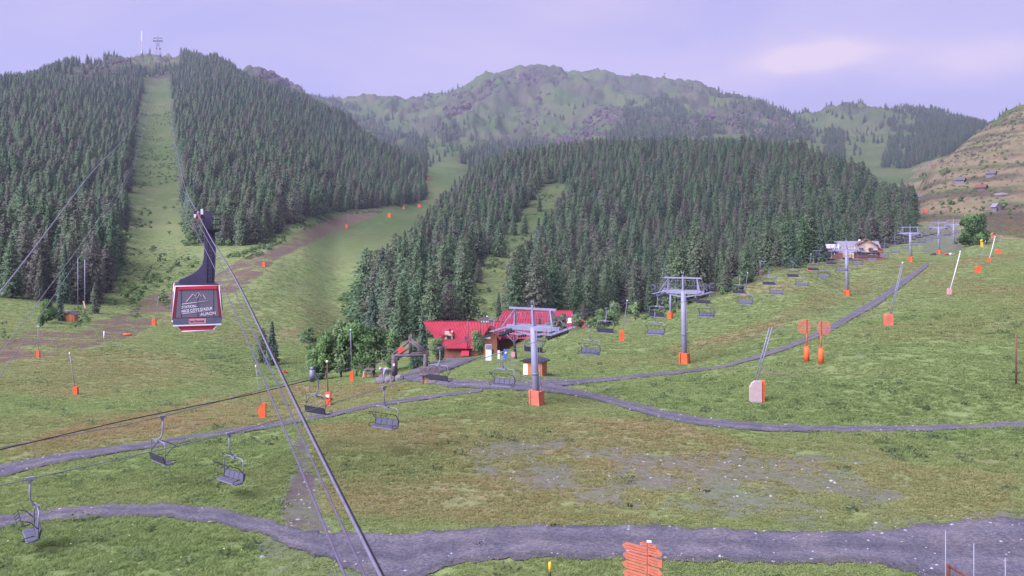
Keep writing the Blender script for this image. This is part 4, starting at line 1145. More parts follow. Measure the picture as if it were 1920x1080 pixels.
mb = MB(); mb.tube([at(-160, 878, 39.5), at(0, 843, 42.5), at(240, 787, 47.5), at(470, 740, 54), at(587, 711, 58)], .030, 5)
tag(mb.build('black_cable', ROPED), 'black cable slanting over the left meadow to the grey housing', 'cable')
def make_chair():
    root = empty('chairlift_chair')
    g = MB(); g.box((0, 0, .02), (.16, .42, .14)); g.box((0, .02, -.12), (.10, .16, .2)); g.build('grip', GALV, root)
    h = MB(); h.tube([(0, 0, -.1), (0, 0, -.7), (0, .02, -1.0), (0, .12, -1.2), (0, .30, -1.36)], .048, 8); h.build('hanger', GALV, root)
    f = MB(); f.box((0, .30, -1.38), (.34, .22, .16)); f.tube([(-1.0, .28, -2.62), (-1.02, .26, -1.75), (-.98, .28, -1.52), (-.82, .30, -1.40), (0, .30, -1.36), (.82, .30, -1.40), (.98, .28, -1.52), (1.02, .26, -1.75), (1.0, .28, -2.62)], .034, 7)
    f.tube([(-1.0, .28, -2.62), (-1.02, -.1, -2.70), (-1.02, -.30, -2.72)], .028, 6); f.tube([(1.0, .28, -2.62), (1.02, -.1, -2.70), (1.02, -.30, -2.72)], .028, 6)
    f.build('frame', GALV, root)
    s = MB(); s.box((0, .02, -2.73), (2.02, .50, .06)); so = s.build('seat', GALV, root)
    for k in range(4):
        p = MB(); p.box((-.755 + k * .503, .02, -2.675), (.47, .46, .05)); p.build('seat_pad', SEAT, so)
    b = MB(); R = Matrix.Rotation(math.radians(-14), 3, 'X'); b.box((0, .36, -2.42), (2.02, .04, .46), R); bo = b.build('backrest', SEATD, root)
    for k in range(4):
        p = MB(); p.box((-.755 + k * .503, .325, -2.41), (.47, .04, .40), R); p.build('back_pad', SEAT, bo)
    e = MB()
    for sx_ in (-1, 1):
        e.tube([(sx_ * 1.06, .24, -2.15), (sx_ * 1.06, -.05, -1.80), (sx_ * 1.02, -.45, -1.66)], .022, 5)
        e.tube([(sx_ * .98, -.26, -2.68), (sx_ * 1.04, -.40, -2.62), (sx_ * 1.04, -.36, -2.52), (sx_ * 1.0, .1, -2.46)], .022, 5)
    e.tube([(-1.02, -.45, -1.66), (1.02, -.45, -1.66)], .022, 5)
    for k in range(4):
        x = -.755 + k * .503; e.tube([(x, -.45, -1.66), (x, -.62, -1.78)], .016, 4); e.tube([(x - .14, -.62, -1.78), (x + .14, -.62, -1.78)], .018, 4)
    e.build('restraint_bar', BLACK, root)
    return root
chair0 = make_chair(); first = [True]
def put_chair(Y, off, label, group):
    c = chair0 if first[0] else copy_tree(chair0)
    first[0] = False
    p = line_pt(Y, off); p.z = rope_z(Y, off)
    c.location = p; c.scale = (.93, .93, .93)
    # seats of the near rope look downhill, those of the far rope uphill
    px_ = 960 + FOC * p.x / p.y
    c.rotation_euler = (0, 0, -LANG + (0 if off > 0 else math.pi) - math.radians(float(np.interp(px_, [56, 305, 430, 720], [24, 13, 9, 0]))))
    return tag(c, label, 'chair', group)
ORD = ['first', 'second', 'third', 'fourth', 'fifth', 'sixth', 'seventh', 'eighth', 'ninth', 'tenth', 'eleventh', 'twelfth']
NEAR_L = ['grey chair turned nearly end-on over the lower left gravel track', 'grey chair facing the camera over the green meadow between two tracks',
          'grey chair hanging over dry grass right of the thick cable car ropes', 'grey chair just left of the big tower with the orange base pad',
          'grey chair right of the big tower, below the red roof corner', 'grey chair hanging left of the second tower mast', 'grey chair just right of the second tower mast']
FAR_L = ['dark chair seen from behind over the green meadow above the middle track', 'dark-backed chair under a lattice box by the cable car ropes',
         'dark-backed chair beside the little shingled kiosk', 'dark-backed chair behind the mast of the nearest big tower', 'dark-backed chair right of the red chalet roof',
         'dark-backed chair showing left of the second tower mast', 'dark-backed chair showing right of the second tower mast']
nearY = [lineY(p, GAUGE) for p in (56, 430, 720, 942, 1105, 1228, 1324, 1397, 1455)]
nearY += [nearY[-1] + 11.9 * k for k in range(1, 17)]
farY = [lineY(p, -GAUGE) for p in (305, 597, 825, 1003, 1137, 1233, 1320, 1387, 1442, 1487, 1525)]
farY += [farY[-1] + 12.2 * k for k in range(1, 13)]
for i, Y in enumerate(nearY):
    if i < len(NEAR_L): l = NEAR_L[i]
    elif Y < 176: l = f'small grey chair over the meadow, {ORD[i - 7]} uphill of the second tower on the nearer rope'
    else: l = 'tiny grey chair on the nearer rope beyond the third tower'
    put_chair(Y, GAUGE, l, 'chairs on the nearer rope')
for i, Y in enumerate(farY):
    if i < len(FAR_L): l = FAR_L[i]
    elif Y < 176: l = f'small dark-backed chair, {ORD[i - 7]} uphill of the second tower on the far rope'
    else: l = 'tiny dark-backed chair on the far rope beyond the third tower'
    put_chair(Y, -GAUGE, l, 'chairs on the far rope')
p = line_pt(lineY(590, -GAUGE), -GAUGE)
mb = MB(); mb.tube([(0, 0, -.45), (0, 0, .35)], .17, 10); mb.tube([(0, 0, .35), (0, 0, .55)], .17, 10, True, .06)
o = mb.build('rope_weight', GALV); o.location = (p.x - .15, p.y - .1, rope_z(p.y, -1) + .05); tag(o, 'grey cylindrical housing on the far rope over a dark chair', 'housing')

def lattice_rail(mb, a, b, h, n, r=.02):
    a, b = Vector(a), Vector(b)
    mb.tube([a + Vector((0, 0, h)), b + Vector((0, 0, h))], r, 4); mb.tube([a + Vector((0, 0, h * .5)), b + Vector((0, 0, h * .5))], r * .8, 4)
    for k in range(n + 1):
        q = a.lerp(b, k / n); mb.tube([q, q + Vector((0, 0, h))], r, 4)

def lift_tower(px, py, Y, ztop, label, wheels=6, pad=True, pad_mat=None, lean=3.0, detail=True, sw=1.0, name='lift_tower'):
    """mast with a cross arm, wheel trains, service walkways, a lifting gantry and a ladder; x across the line, y uphill"""
    base = at(px, py, Y); base.z = min(base.z, hz(base.x, base.y)) - .05
    h = ztop - base.z
    root = empty(name, base, -LANG, label, 'lift tower', 'chairlift towers')
    root.rotation_euler = (math.radians(lean), 0, -LANG)
    m = MB(); m.tube([(0, 0, -.4), (0, 0, h * .5), (0, 0, h + .1)], .34 * sw, 14, True, .27 * sw); mast = m.build('mast', MAST, root)
    fl = MB(); fl.tube([(0, 0, h * .42), (0, 0, h * .42 + .1)], .37 * sw, 14); fl.build('flange', GALV, mast)
    ld = MB()
    for s in (-1, 1): ld.tube([(.42 * sw + .05, s * .18, .2), (.34 * sw + .05, s * .18, h)], .022, 4)
    for k in range(int(h / .45)):
        z = .3 + k * .45; x = .42 * sw + .05 - .12 * sw * z / h
        ld.tube([(x, -.18, z), (x, .18, z)], .014, 3)
    ld.build('ladder', GALV, mast)
    A = MB(); G = GAUGE
    A.beam((-G - .25, 0, h), (G + .25, 0, h), .34, .38); A.beam((-G, 0, h - .15), (-.3, 0, h - .55), .16, .16); A.beam((G, 0, h - .15), (.3, 0, h - .55), .16, .16)
    A.build('cross_arm', MAST, root)
    gt = MB(); gz_ = h + 1.7
    for s in (-1, 1):
        gt.beam((s * G * .80, 0, h + .18), (s * G * .74, 0, gz_), .15, .15); gt.beam((s * (G + .15), -1.2, h + .1), (s * G * .72, 0, gz_), .07, .07); gt.beam((s * (G + .15), 1.2, h + .1), (s * G * .72, 0, gz_), .07, .07)
    gt.beam((-G * .98, 0, gz_), (G * .98, 0, gz_), .17, .17)
    gt.beam((0, 0, h), (0, 0, gz_ + .3), .2, .2); gt.tube([(-.1, 0, gz_ + .3), (-.1, 0, gz_ + .75)], .03, 4); gt.tube([(.1, 0, gz_ + .3), (.1, 0, gz_ + .75)], .03, 4); gt.tube([(-.1, 0, gz_ + .6), (.1, 0, gz_ + .6)], .03, 4)
    gt.build('gantry', MAST, root)
    for s in (-1, 1):
        L_ = wheels * .46 / 2 + .15
        w = MB(); w.beam((s * (G + .02) - .09 * s, -L_, h - .28), (s * (G + .02) - .09 * s, L_, h - .28), .05, .22)
        w.beam((s * G - .2 * s, -L_ * .6, h - .12), (s * G - .2 * s, L_ * .6, h - .12), .12, .18)
        for k in range(wheels // 2):
            yk = -L_ + .15 + .92 * (k + .5); w.beam((s * G - .1 * s, yk - .42, h - .36), (s * G - .1 * s, yk + .42, h - .36), .05, .12)
        tr = w.build('wheel_train', GALV, root)
        for k in range(wheels):
            d = MB(); c = (s * G + .05 * s, -L_ + .15 + .46 * (k + .5), h - .40)
            d.disc(c, (1, 0, 0), .205, .07, 12); d.build('rope_wheel', DARKST, tr)
            if detail:
                d = MB(); d.disc((c[0] + .045 * s, c[1], c[2]), (1, 0, 0), .12, .02, 10); d.build('wheel_hub', PINKPAD if px > 1200 else WHITE, tr) if False else None
        wk = MB(); xo = s * (G + .45)
        wk.box((xo, 0, h - .08), (.55, L_ * 2 + .5, .05))
        lattice_rail(wk, (xo + .26 * s, -L_ - .2, h - .05), (xo + .26 * s, L_ + .2, h - .05), 1.0, 5)
        for yk in (-L_ - .2, L_ + .2): lattice_rail(wk, (xo - .26, yk, h - .05), (xo + .26, yk, h - .05), 1.0, 1)
        wk.build('walkway', GALV, root)
    if detail:
        wk = MB(); wk.box((0, .42, h + .22), (G * 1.6, .5, .05)); lattice_rail(wk, (-G * .75, .66, h + .24), (G * .75, .66, h + .24), 1.05, 6); wk.build('catwalk', GALV, root)
    if pad:
        pm = pad_mat or ORANGE
        pd = MB(); w_ = .62 * sw
        pd.box((.20, -w_ * .74, .76), (.80, .17, 1.55)); pd.box((-w_ * .70, .0, .74), (.17, .78, 1.5)); pd.box((w_ * .84, .05, .72), (.15, .7, 1.46))
        pd.build('crash_pad', pm, root)
    return root
def tower_from(px, py, Y, ptop): return CZ + (HOR - ptop) / FOC * Y
lift_tower(1006, 762, 77, rope_z(77) + .25, 'nearest big grey lift tower with an orange pad wrapped round its foot', 8, pad_mat=FADED, lean=4.5)
lift_tower(1283, 684, 106, rope_z(106) + .25, 'second grey lift tower standing mid meadow above the gravel track', 8, lean=2.5)
lift_tower(1588, 557, 179, rope_z(179) + .25, 'third grey lift tower in front of the pale gabled chalet', 8)
lift_tower(1707, 490, 245, rope_z(245) + .25, 'fourth lift tower with an orange foot right of the pale chalet', 6)
lift_tower(1760, 476, 296, rope_z(296) + .25, 'fifth lift tower beside the small parked cars', 6, detail=False)
lift_tower(1788, 462, 331, rope_z(331) + .25, 'last small lift tower left of the big round tree', 6, pad=False, detail=False)

# the short old lift with slim poles behind the meadow edge
OLD = [(967, 673, 118, 626, 'short leaning old lift pole behind the nearest big tower', None), (1257, 594, 160, 542, 'slim old lift pole half hidden behind the second tower', ORANGE),
       (1425, 528, 205, 490, 'slim old lift pole with a pink pad at the meadow edge', PINKPAD), (1530, 497, 232, 470, 'stubby old lift pole left of the pale chalet', None)]
for px, py, Y, pt, lab, pm in OLD:
    b_ = at(px, py, Y); b_.z = hz(b_.x, b_.y) - .1; zt = CZ + (HOR - pt) / FOC * Y; h = zt - b_.z
    root = empty('old_lift_pole', b_, -LANG - .15, lab, 'lift pole', 'slim poles of the old lift')
    m = MB(); m.tube([(.0, 0, -.3), (-.35 if px < 1000 else 0, 0, h)], .22, 8, True, .14); m.build('mast', DARKST if px < 1000 or px > 1500 else MAST, root)
    x0 = -.35 if px < 1000 else 0
    a = MB(); a.beam((x0 - 1.5, 0, h), (x0 + 1.5, 0, h), .14, .16)
    for s in (-1, 1):
        a.beam((x0 + s * 1.45, -.9, h - .1), (x0 + s * 1.45, .9, h - .1), .07, .12); a.beam((x0 + s * 1.4, 0, h - .1), (x0, 0, h - 1.1), .06, .06); a.beam((x0 + s * 1.4, 0, h + .06), (x0 + s * .9, 0, h + .8), .04, .04)
    a.beam((x0 - .9, 0, h + .8), (x0 + .9, 0, h + .8), .05, .05)
    arm = a.build('cross_arm', GALV, root)
    for s in (-1, 1):
        for k in range(4):
            w = MB(); w.disc((x0 + s * 1.5, -.68 + k * .45, h - .22), (1, 0, 0), .17, .06, 10); w.build('rope_wheel', DARKST, arm)
    if pm:
        d = MB(); d.box((0, -.3, .75), (.55, .2, 1.5)); d.box((.3, 0, .7), (.15, .6, 1.4)); d.build('crash_pad', pm, root)
mb = MB(); pts = [at(700, 660, 100)]
for px, py, Y, pt, lab, pm in OLD: pts.append(at(px - 22, pt + 2, Y - 1))
mb.tube(pts, .014, 4); tag(mb.build('old_lift_rope', ROPE), 'thin rope of the old lift passing over the red chalet', 'cable')

# ---------------------------------------------------------------- cable car
PYL = hit(296, 112, 1500.0); PY_ = float(PYL.y); PZ_ = CZ + (HOR - 71) / FOC * PY_
KR = np.array([(7.2, 11.32), (12.5, 11.95), (24, 13.45), (36, 14.6), (48, 15.9), (70, 18.4), (100, 23.5), (200, 44), (500, 111), (1000, 222), (PY_, PZ_)])
def cable(off, dz, mat, r, label, ys=7.2, ye=PY_, kr=KR, grp='cable car ropes'):
    Y = np.exp(np.linspace(math.log(ys), math.log(ye), 90)); z = pchip(kr[:, 0], kr[:, 1], Y)
    pts = []
    for y, zz in zip(Y, z):
        t = (y - 7) / (PY_ - 7)
        pts.append((-17 + off * (1 - t) - .396 * (y - 48), y, zz + dz * (1 - t)))
    rr = r
    mb = MB(); mb.tube(pts, rr, 6); return tag(mb.build('cable_car_rope', mat), label, 'cable', grp)
cable(0, 0, ROPE, .018, 'thick pale track rope carrying the red cable car cabin')
cable(.05, -.035, ROPED, .011, 'dark thin rope running along the thick track rope')
cable(-.15, -.12, ROPEV, .014, 'haul rope just below the cabin track rope', kr=np.array([(7.2, 11.45), (11.7, 12.02), (24, 13.5), (48, 15.85), (70, 18.35), (100, 23.3), (200, 43.5), (500, 110), (1000, 220), (PY_, PZ_ - 2)]))
cable(-.42, -.30, ROPEV, .013, 'lowest haul rope running from under the cabin carriage to the bottom edge', kr=np.array([(7.2, 11.85), (18, 13.15), (48, 15.9), (70, 18.1), (100, 22.6), (200, 42), (500, 107), (1000, 216), (PY_, PZ_ - 5)]))
KL = np.array([(20, 9.2), (38.6, 12.4), (85, 20.9), (147, 30.9), (370, 74.6), (630, 132), (1100, 240), (PY_, PZ_)])
KH = np.array([(20, 8.0), (36, 10.2), (51, 12.05), (71, 14.5), (106, 19), (176, 29.3), (274, 49), (600, 121), (1100, 234), (PY_, PZ_ - 3)])
cable(-9.0, 0, ROPE, .036, 'thick empty track rope crossing the left forest', 20, PY_, KL)
cable(-8.4, 0, ROPE, .018, 'upper thin haul rope crossing the left forest', 20, PY_, KH)
cable(-8.05, -.35, ROPE, .016, 'lower thin haul rope crossing the left forest', 20, PY_, KH)

CY = 48.0; s_ = FOC / CY
def build_cable_car():
    org = at(370, 535, CY)
    root = empty('cable_car', org, math.atan2(.368, .93), 'red cable car cabin with lettered tinted window hanging from a dark arm', 'cable car')
    # x to the right of the picture, -y towards the camera, z=0 at the roof
    Lc = 3.9; y0, y1 = 0.0, Lc
    sect = [(-1.12, -.03), (-1.29, -1.86), (-.80, -2.46), (.80, -2.46), (1.29, -1.86), (1.12, -.03)]
    def ring(y, k=1.0, dz=0): return [(x * k, y, z + dz) for x, z in sect]
    b = MB(); n = len(sect)
    R_ = [ring(.04), ring(Lc - .04)]
    vs = R_[0] + R_[1]; fs = []
    for i in range(n):
        j = (i + 1) % n; fs.append((i, j, j + n, i + n))
    fs += [tuple(reversed(range(n))), tuple(range(n, 2 * n))]
    b.add(vs, fs); body = b.build('cabin_body', RED, root)
    # pale edge profile round both end faces
    for y in (0, Lc):
        e = MB(); P = ring(y)
        for i in range(n): e.tube([P[i], P[(i + 1) % n]], .028, 6)
        e.build('edge_profile', WHITE, body)
    w = MB(); w.prism([(-.98, -.25), (.98, -.25), (1.10, -1.72), (-1.10, -1.72)], .03, Matrix.Translation((0, -.005, 0))); win = w.build('front_window', CABGLASS, root)
    g_ = MB()
    for x in (-.80, .02, .82): g_.box((x * 1.02, -.028, -.98), (.022, .012, 1.44))
    g_.build('window_bar', DARKST, win)
    for s in (-1, 1):
        p = MB(); p.prism([(s * .99, -.25), (s * 1.10, -.25), (s * 1.22, -1.72), (s * 1.11, -1.72)][::s], .034, Matrix.Translation((0, -.012, 0))); p.build('corner_post', simple('dark_red_paint', (.25, .025, .04), .4), body)
        c = MB(); c.prism([(s * .46, -1.76), (s * 1.235, -1.76), (s * 1.25, -2.08), (s * .46, -2.08)][::s], .07, Matrix.Translation((0, -.03, 0))); c.build('bumper', simple('grey_bumper', (.115, .12, .17), .5), root)
        sw_ = MB(); sw_.prism([(.5, -.35), (3.4, -.35), (3.4, -1.45), (.5, -1.45)], .03, Matrix.Translation((s * 1.20, 0, 0)) @ Matrix.Rotation(s * math.radians(-5.2), 4, 'Y') @ Matrix.Rotation(math.radians(90), 4, 'Z')); sw_.build('side_window', CABGLASS, root)
    st = MB(); st.box((0, -.045, -2.14), (2.46, .06, .075)); st.build('sill_strip', WHITE, root)
    pl = MB(); pl.box((0, -.04, -1.93), (.88, .05, .27)); pl.build('name_panel', WHITE if False else simple('pale_pink_panel', (.60, .30, .32), .5), root)
    tp = MB(); tp.box((0, -.035, -.13), (1.98, .06, .17)); tp.build('top_fascia', RED, root)
    rf = MB(); rf.box((0, Lc / 2, .0), (2.2, Lc - .1, .06)); rf.build('roof', DARKST, root)
    # lettering
    def text(body_, x, z, size, mat, bold=0.0, tilt=0.0, y=-.032, parent=win, sx=1.0):
        cu = bpy.data.curves.new('lettering', 'FONT'); cu.body = body_; cu.size = size; cu.extrude = .003; cu.offset = bold; cu.align_x = 'LEFT'
        cu.materials.append(mat); o = bpy.data.objects.new('lettering', cu); COL.objects.link(o); o.parent = parent
        o.location = (x, y, z); o.rotation_euler = (math.radians(90), -tilt, 0); o.scale = (sx, 1, 1)
        bpy.context.view_layer.update(); me = bpy.data.meshes.new_from_object(o.evaluated_get(bpy.context.evaluated_depsgraph_get()))
        m_ = bpy.data.objects.new('lettering', me); COL.objects.link(m_); m_.parent = parent; m_.location = o.location; m_.rotation_euler = o.rotation_euler; m_.scale = o.scale
        if not me.materials: me.materials.append(mat)
        bpy.data.objects.remove(o); return m_
    LET = simple('white_lettering', (.80, .78, .80), .5, 0, .02)
    T = math.radians(4.5)
    text('STATION', -.80, -1.23, .185, LET, .002, T, sx=.92)
    text("NICE CÔTE D'AZUR", -.80, -1.455, .205, LET, .004, T, sx=.86)
    text('AURON', .16, -1.66, .235, LET, .001, T, sx=.95)
    ln = MB()
    ln.tube([(-.78, -.032, -1.00), (.58, -.032, -.84)], .010, 4); ln.tube([(-.80, -.032, -1.52), (.72, -.032, -1.37)], .008, 4); ln.tube([(-.14, -.032, -1.165), (.02, -.032, -1.15)], .009, 4)
    pk = [(-.55, -.86), (-.22, -.46), (-.10, -.58), (.03, -.36), (.20, -.62), (.28, -.50), (.42, -.74)]
    ln.tube([(x, -.034, z) for x, z in pk], .011, 4, False); ln.tube([(x, -.034, z) for x, z in [(-.22, -.46), (-.02, -.72), (.10, -.46)]], .010, 4, False)
    ln.build('mountain_emblem', LET, win)
    BL = simple('black_lettering', (.03, .03, .035), .5)
    text('Las Donnas', -.40, -1.985, .175, BL, .004, 0, -.07, root, .92)
    # hanger arm: profile seen from the end, thick along the line
    def q(px, py): return ((px - 370) / s_, (535 - py) / s_)
    prof = [q(*p) for p in [(337, 535), (340, 526), (352, 521), (364, 515), (374, 507), (381, 497), (384, 484), (385, 466), (385, 432), (382, 430), (382, 394), (398, 394), (398, 430), (404, 432), (406, 470), (405, 500), (403, 535)]]
    a = MB(); a.prism(prof, .50, Matrix.Translation((0, 1.7, 0))); arm = a.build('hanger_arm', ARM, root)
    l = MB()
    for px in (390, 400): x0, z0 = q(px, 533); x1, z1 = q(px, 434); l.tube([(x0, 1.41, z0), (x1, 1.41, z1)], .018, 4)
    for k in range(12): x0, z0 = q(390, 530 - k * 8); x1, _ = q(400, 0); l.tube([(x0, 1.41, z0), (x1, 1.41, z0)], .012, 4)
    l.build('ladder', DARKST, arm)
    pf = MB(); xa, za = q(384, 432); xb, zb = q(414, 428); pf.box(((xa + xb) / 2, 1.7, (za + zb) / 2), (xb - xa, 1.4, .10))
    xc, zc = q(412, 436); pf.add([(q(398, 438)[0], 1.2, q(0, 438)[1]), (xb, 1.2, za), (q(398, 432)[0], 1.2, za), (q(398, 438)[0], 2.2, q(0, 438)[1]), (xb, 2.2, za), (q(398, 432)[0], 2.2, za)], [(0, 1, 2), (5, 4, 3), (0, 3, 4, 1)])
    pf.build('platform', DARKST, root)
    r = MB()
    for yk in (1.05, 2.35):
        for zf in (399, 410, 420): r.tube([(q(399, 0)[0], yk, q(0, zf)[1]), (xb, yk, q(0, zf)[1])], .014, 4)
        for px in (399, 407, 414): r.tube([(q(px, 0)[0], yk, zb), (q(px, 0)[0], yk, q(0, 399)[1])], .014, 4)
    for zf in (399, 410, 420): r.tube([(xb, 1.05, q(0, zf)[1]), (xb, 2.35, q(0, zf)[1])], .014, 4)
    r.build('railing', DARKST, root)
    # carriage on the rope
    cx, cz = q(372, 402)
    c = MB(); c.box((cx + .02, 1.7, cz - .12), (.22, 2.6, .12)); c.box((cx + .30, 1.7, cz - .05), (.5, .4, .22)); c.box((cx - .10, 1.0, cz + .10), (.16, .3, .22)); c.box((cx + .16, .8, cz + .12), (.14, .22, .26))
    car = c.build('carriage', DARKST, root)
    for k in range(6):
        w = MB(); w.disc((cx + .0, .55 + k * .46, cz + .02), (1, 0, 0), .17, .08, 12); w.build('carriage_wheel', GALV, car)
    g2 = MB(); g2.box((cx + .05, .42, cz - .16), (.16, .2, .36)); g2.box((cx - .06, .40, cz + .03), (.10, .18, .16)); g2.build('rope_clamp', simple('copper_red_clamp', (.40, .16, .13), .5, .2), car)
    g3 = MB(); g3.box((cx + .19, .40, cz + .16), (.12, .16, .3)); g3.box((cx - .16, .42, cz - .08), (.1, .2, .2)); g3.build('white_cover', WHITE, car)
build_cable_car()

# ---------------------------------------------------------------- snow lances and pads
def lance(base, top, w, h, mat, label, twin=False, pole_mat=None, cham=False, rp=.045, Y=None):
    p = on(base[0], Y) if Y else hit(*base); Y = p.y
    root = empty('snow_lance' if top else 'padded_post', (p.x, p.y, p.z - .05), 0, label, 'snow lance' if top else 'padded post', 'orange padded snow lances')
    W, Hh = max(.3, w * Y / FOC), max(.5, h * Y / FOC) + .05
    m = MB()
    if cham: m.prism([(-W / 2, 0), (W / 2, 0), (W / 2, Hh), (0, Hh), (-W / 2, Hh * .72)], W * .5)
    else:
        c = W * .14; m.prism([(-W / 2, .0), (W / 2, 0), (W / 2, Hh - c), (W / 2 - c, Hh), (-W / 2 + c, Hh), (-W / 2, Hh - c)], W * .8)
    m.build('crash_pad', mat, root)
    if top:
        tp = at(top[0], top[1], Y) - p
        k = MB(); offs = (-.09, .09) if twin else (0,)
        for o_ in offs: k.tube([(o_, W * .1, .3), (tp.x * .5 + o_, W * .1, tp.z * .5), (tp.x + o_, W * .1, tp.z)], rp, 6, True, rp * .8)
        if twin:
            for j in range(9): t = .3 + .07 * j; k.tube([(tp.x * t - .09, W * .1, tp.z * t), (tp.x * t + .09, W * .1, tp.z * t)], .02, 4)
        k.build('pole', pole_mat or GALV, root)
        e = MB(); e.tube([(tp.x, W * .1, tp.z - .12), (tp.x, W * .1, tp.z + .1)], rp * 1.7, 6); e.build('nozzle_head', WHITE, root)
    return root
lance((72, 671), (71, 612), 5.5, 14, ORANGE, 'snow lance on the red earth bank below the hut bushes, left edge of picture')
lance((142, 740), (130, 662), 8, 15, ORANGE, 'leaning snow lance alone in the left meadow')
lance((289, 610), (297, 557), 7, 12, ORANGE, 'snow lance at the foot of the bank left of the cable car')
lance((495, 500), (500, 458), 5.5, 9, ORANGE, 'snow lance on the red earth bank right of the hanger arm')
lance((650, 428), (653, 402), 5, 7, ORANGE, 'small distant snow lance on the upper red earth bank', rp=.06)
lance((730, 408), None, 6, 8, ORANGE, 'small orange padded post beyond the grassy piste')
lance((786, 389), (784, 372), 6, 6, ORANGE, 'tiny orange snow lance at the wood corner of the piste', rp=.06)
lance((757, 392), (759, 374), 3, 5, FADED, 'tiny faded snow lance on the upper piste', rp=.06)
lance((802, 338), (806, 325), 4, 5, ORANGE, 'farthest tiny snow lance in the piste gap', rp=.08)
lance((492, 784), (479, 686), 13, 28, ORANGE, 'orange slant-topped pad with thin leaning pole beside the middle track', cham=True, rp=.03)
l_ = lance((615, 762), (613, 677), 11, 27, ORANGE, 'orange pad with white label and brown pole under the far rope', pole_mat=RUST, rp=.07)
W = .55; mb = MB(); pY = l_.location.y; mb.box((0, -11 * pY / FOC * .4 - .02, 21 * pY / FOC), (6.5 * pY / FOC, .02, 6 * pY / FOC)); mb.build('white_label', WHITE, l_)
lance((660, 716), (657, 618), 7, 20, ORANGE, 'tall snow lance before the bushes left of the cow statue')
lance((1166, 640), (1176, 563), 8, 20, ORANGE, 'snow lance on the meadow edge right of the red roof')
lance((1396, 556), (1402, 511), 4, 9, FADED, 'snow lance behind the small chairs above the second tower', rp=.05)
lance((1517, 510), (1521, 476), 6, 8, ORANGE, 'snow lance just below the stubby pole left of the pale chalet')
lance((1666, 611), (1693, 492), 14, 22, FADED, 'leaning twin pole snow lance right of the gravel track', twin=True, rp=.05)
lance((1780, 553), (1801, 471), 7, 12, PINKPAD, 'leaning pale snow lance with a pink pad', pole_mat=WHITE, rp=.08)
lance((1834, 511), (1848, 452), 9, 12, ORANGE, 'leaning snow lance in front of the yellow snow gun')
lance((1854, 492), (1866, 444), 5, 8, ORANGE, 'leaning white snow lance with a narrow orange pad', pole_mat=WHITE, rp=.09)
lance((1872, 476), (1878, 442), 9, 8, ORANGE, 'shortest leaning snow lance with a wide orange pad')
lance((1735, 399), None, 7, 8, FADED, 'small red pad among bushes beyond the lift towers')
# the big lance with a beige mattress
def big_lance():
    p = hit(1421, 754); Y = p.y; k = Y / FOC
    root = empty('snow_lance', (p.x, p.y, p.z - .05), 0, 'big snow lance with a beige mattress and orange pad in the right meadow', 'snow lance', 'orange padded snow lances')
    m = MB(); m.prism([(-17 * k, 4 * k), (-12 * k, 0), (5 * k, 0), (5 * k, 42 * k), (-7 * k, 42 * k), (-13 * k, 38 * k), (-17 * k, 30 * k)], .35, Matrix.Translation((0, -.25, 0))); m.build('mattress', BEIGE, root)
    m = MB(); m.prism([(5.5 * k, 2 * k), (11 * k, 2 * k), (12 * k, 41 * k), (4.5 * k, 41 * k)], .5); m.build('crash_pad', ORANGE, root)
    tp = at(1446, 612, Y) - p
    t = MB()
    for o_ in (-.10, .12): t.tube([(-.3 + o_, .1, 1.2), (tp.x + o_, .1, tp.z)], .045, 6)
    for j in range(14): f = .3 + .05 * j; x = -.3 + (tp.x + .3) * f; z = 1.2 + (tp.z - 1.2) * f; t.tube([(x - .1, .1, z), (x + .12, .1, z)], .02, 4)
    t.build('pole', GALV, root)
big_lance()

# orange slatted marker boards on padded posts
def slat_sign(px, py, flip, label):
    p = hit(px, py); Y = p.y; k = Y / FOC
    root = empty('slatted_marker', (p.x, p.y, p.z - .05), 0, label, 'piste marker', 'orange slatted piste markers')
    m = MB(); m.tube([(0, 0, 0), (0, 0, 30 * k)], 5.0 * k, 12); m.tube([(0, 0, 30 * k), (0, 0, 31.5 * k)], 5.0 * k, 12, True, 3 * k); m.build('crash_pad', ORANGE, root)
    m = MB(); m.tube([(0, 0, 28 * k), (0, 0, 82 * k)], 1.5 * k, 8); m.build('post', FADED, root)
    for i in range(9):
        z = (57.5 + i * 2.95) * k; fr = abs(i - 4) / 4.6; half = 12.5 * k * math.sqrt(1 - (fr * .8) ** 2)
        m = MB(); m.box((flip * 5 * k, -1.7 * k, z), (2 * half, .03, 1.55 * k)); m.build('slat', FADED, root)
    m = MB(); m.box((0, -1.7 * k - .035, 69 * k), (1.1 * k, .03, 26 * k)); m.build('brace', RUST, root)
slat_sign(1512.5, 680, -1, 'left one of the two orange slatted piste markers beside the gravel track')
slat_sign(1539.5, 683, 1, 'right one of the two orange slatted piste markers beside the gravel track')

def slim_post(name, px, py, pt, r, mat, label, cat, Y=None, tilt=0):
    p = on(px, Y) if Y else hit(px, py); z = CZ + (HOR - pt) / FOC * p.y
    m = MB(); m.tube([(p.x, p.y, p.z - .2), (p.x + tilt, p.y, z)], r, 7); return tag(m.build(name, mat), label, cat)
slim_post('wooden_post', 1905, 722, 627, .085, RUST, 'tall brown post standing alone at the right edge', 'post')
slim_post('white_stake', 195, 636, 621, .10, WHITE, 'short white stake on the red earth bank', 'stake')
slim_post('radio_pole', 146, 592, 483, .08, GALV, 'slim bare pole right behind the small orange hut', 'pole')
slim_post('radio_pole', 159, 594, 487, .10, GALV, 'slim pole with a slanting board beside the small orange hut', 'pole')
p = hit(159, 594); mb = MB(); mb.box((p.x - .05, p.y - .15, CZ + (HOR - 571) / FOC * p.y), (.35, .06, 1.7), Matrix.Rotation(math.radians(-14), 3, 'Y')); tag(mb.build('slanting_board', PLANK), 'pale slanting board fixed to a slim pole near the hut', 'board')
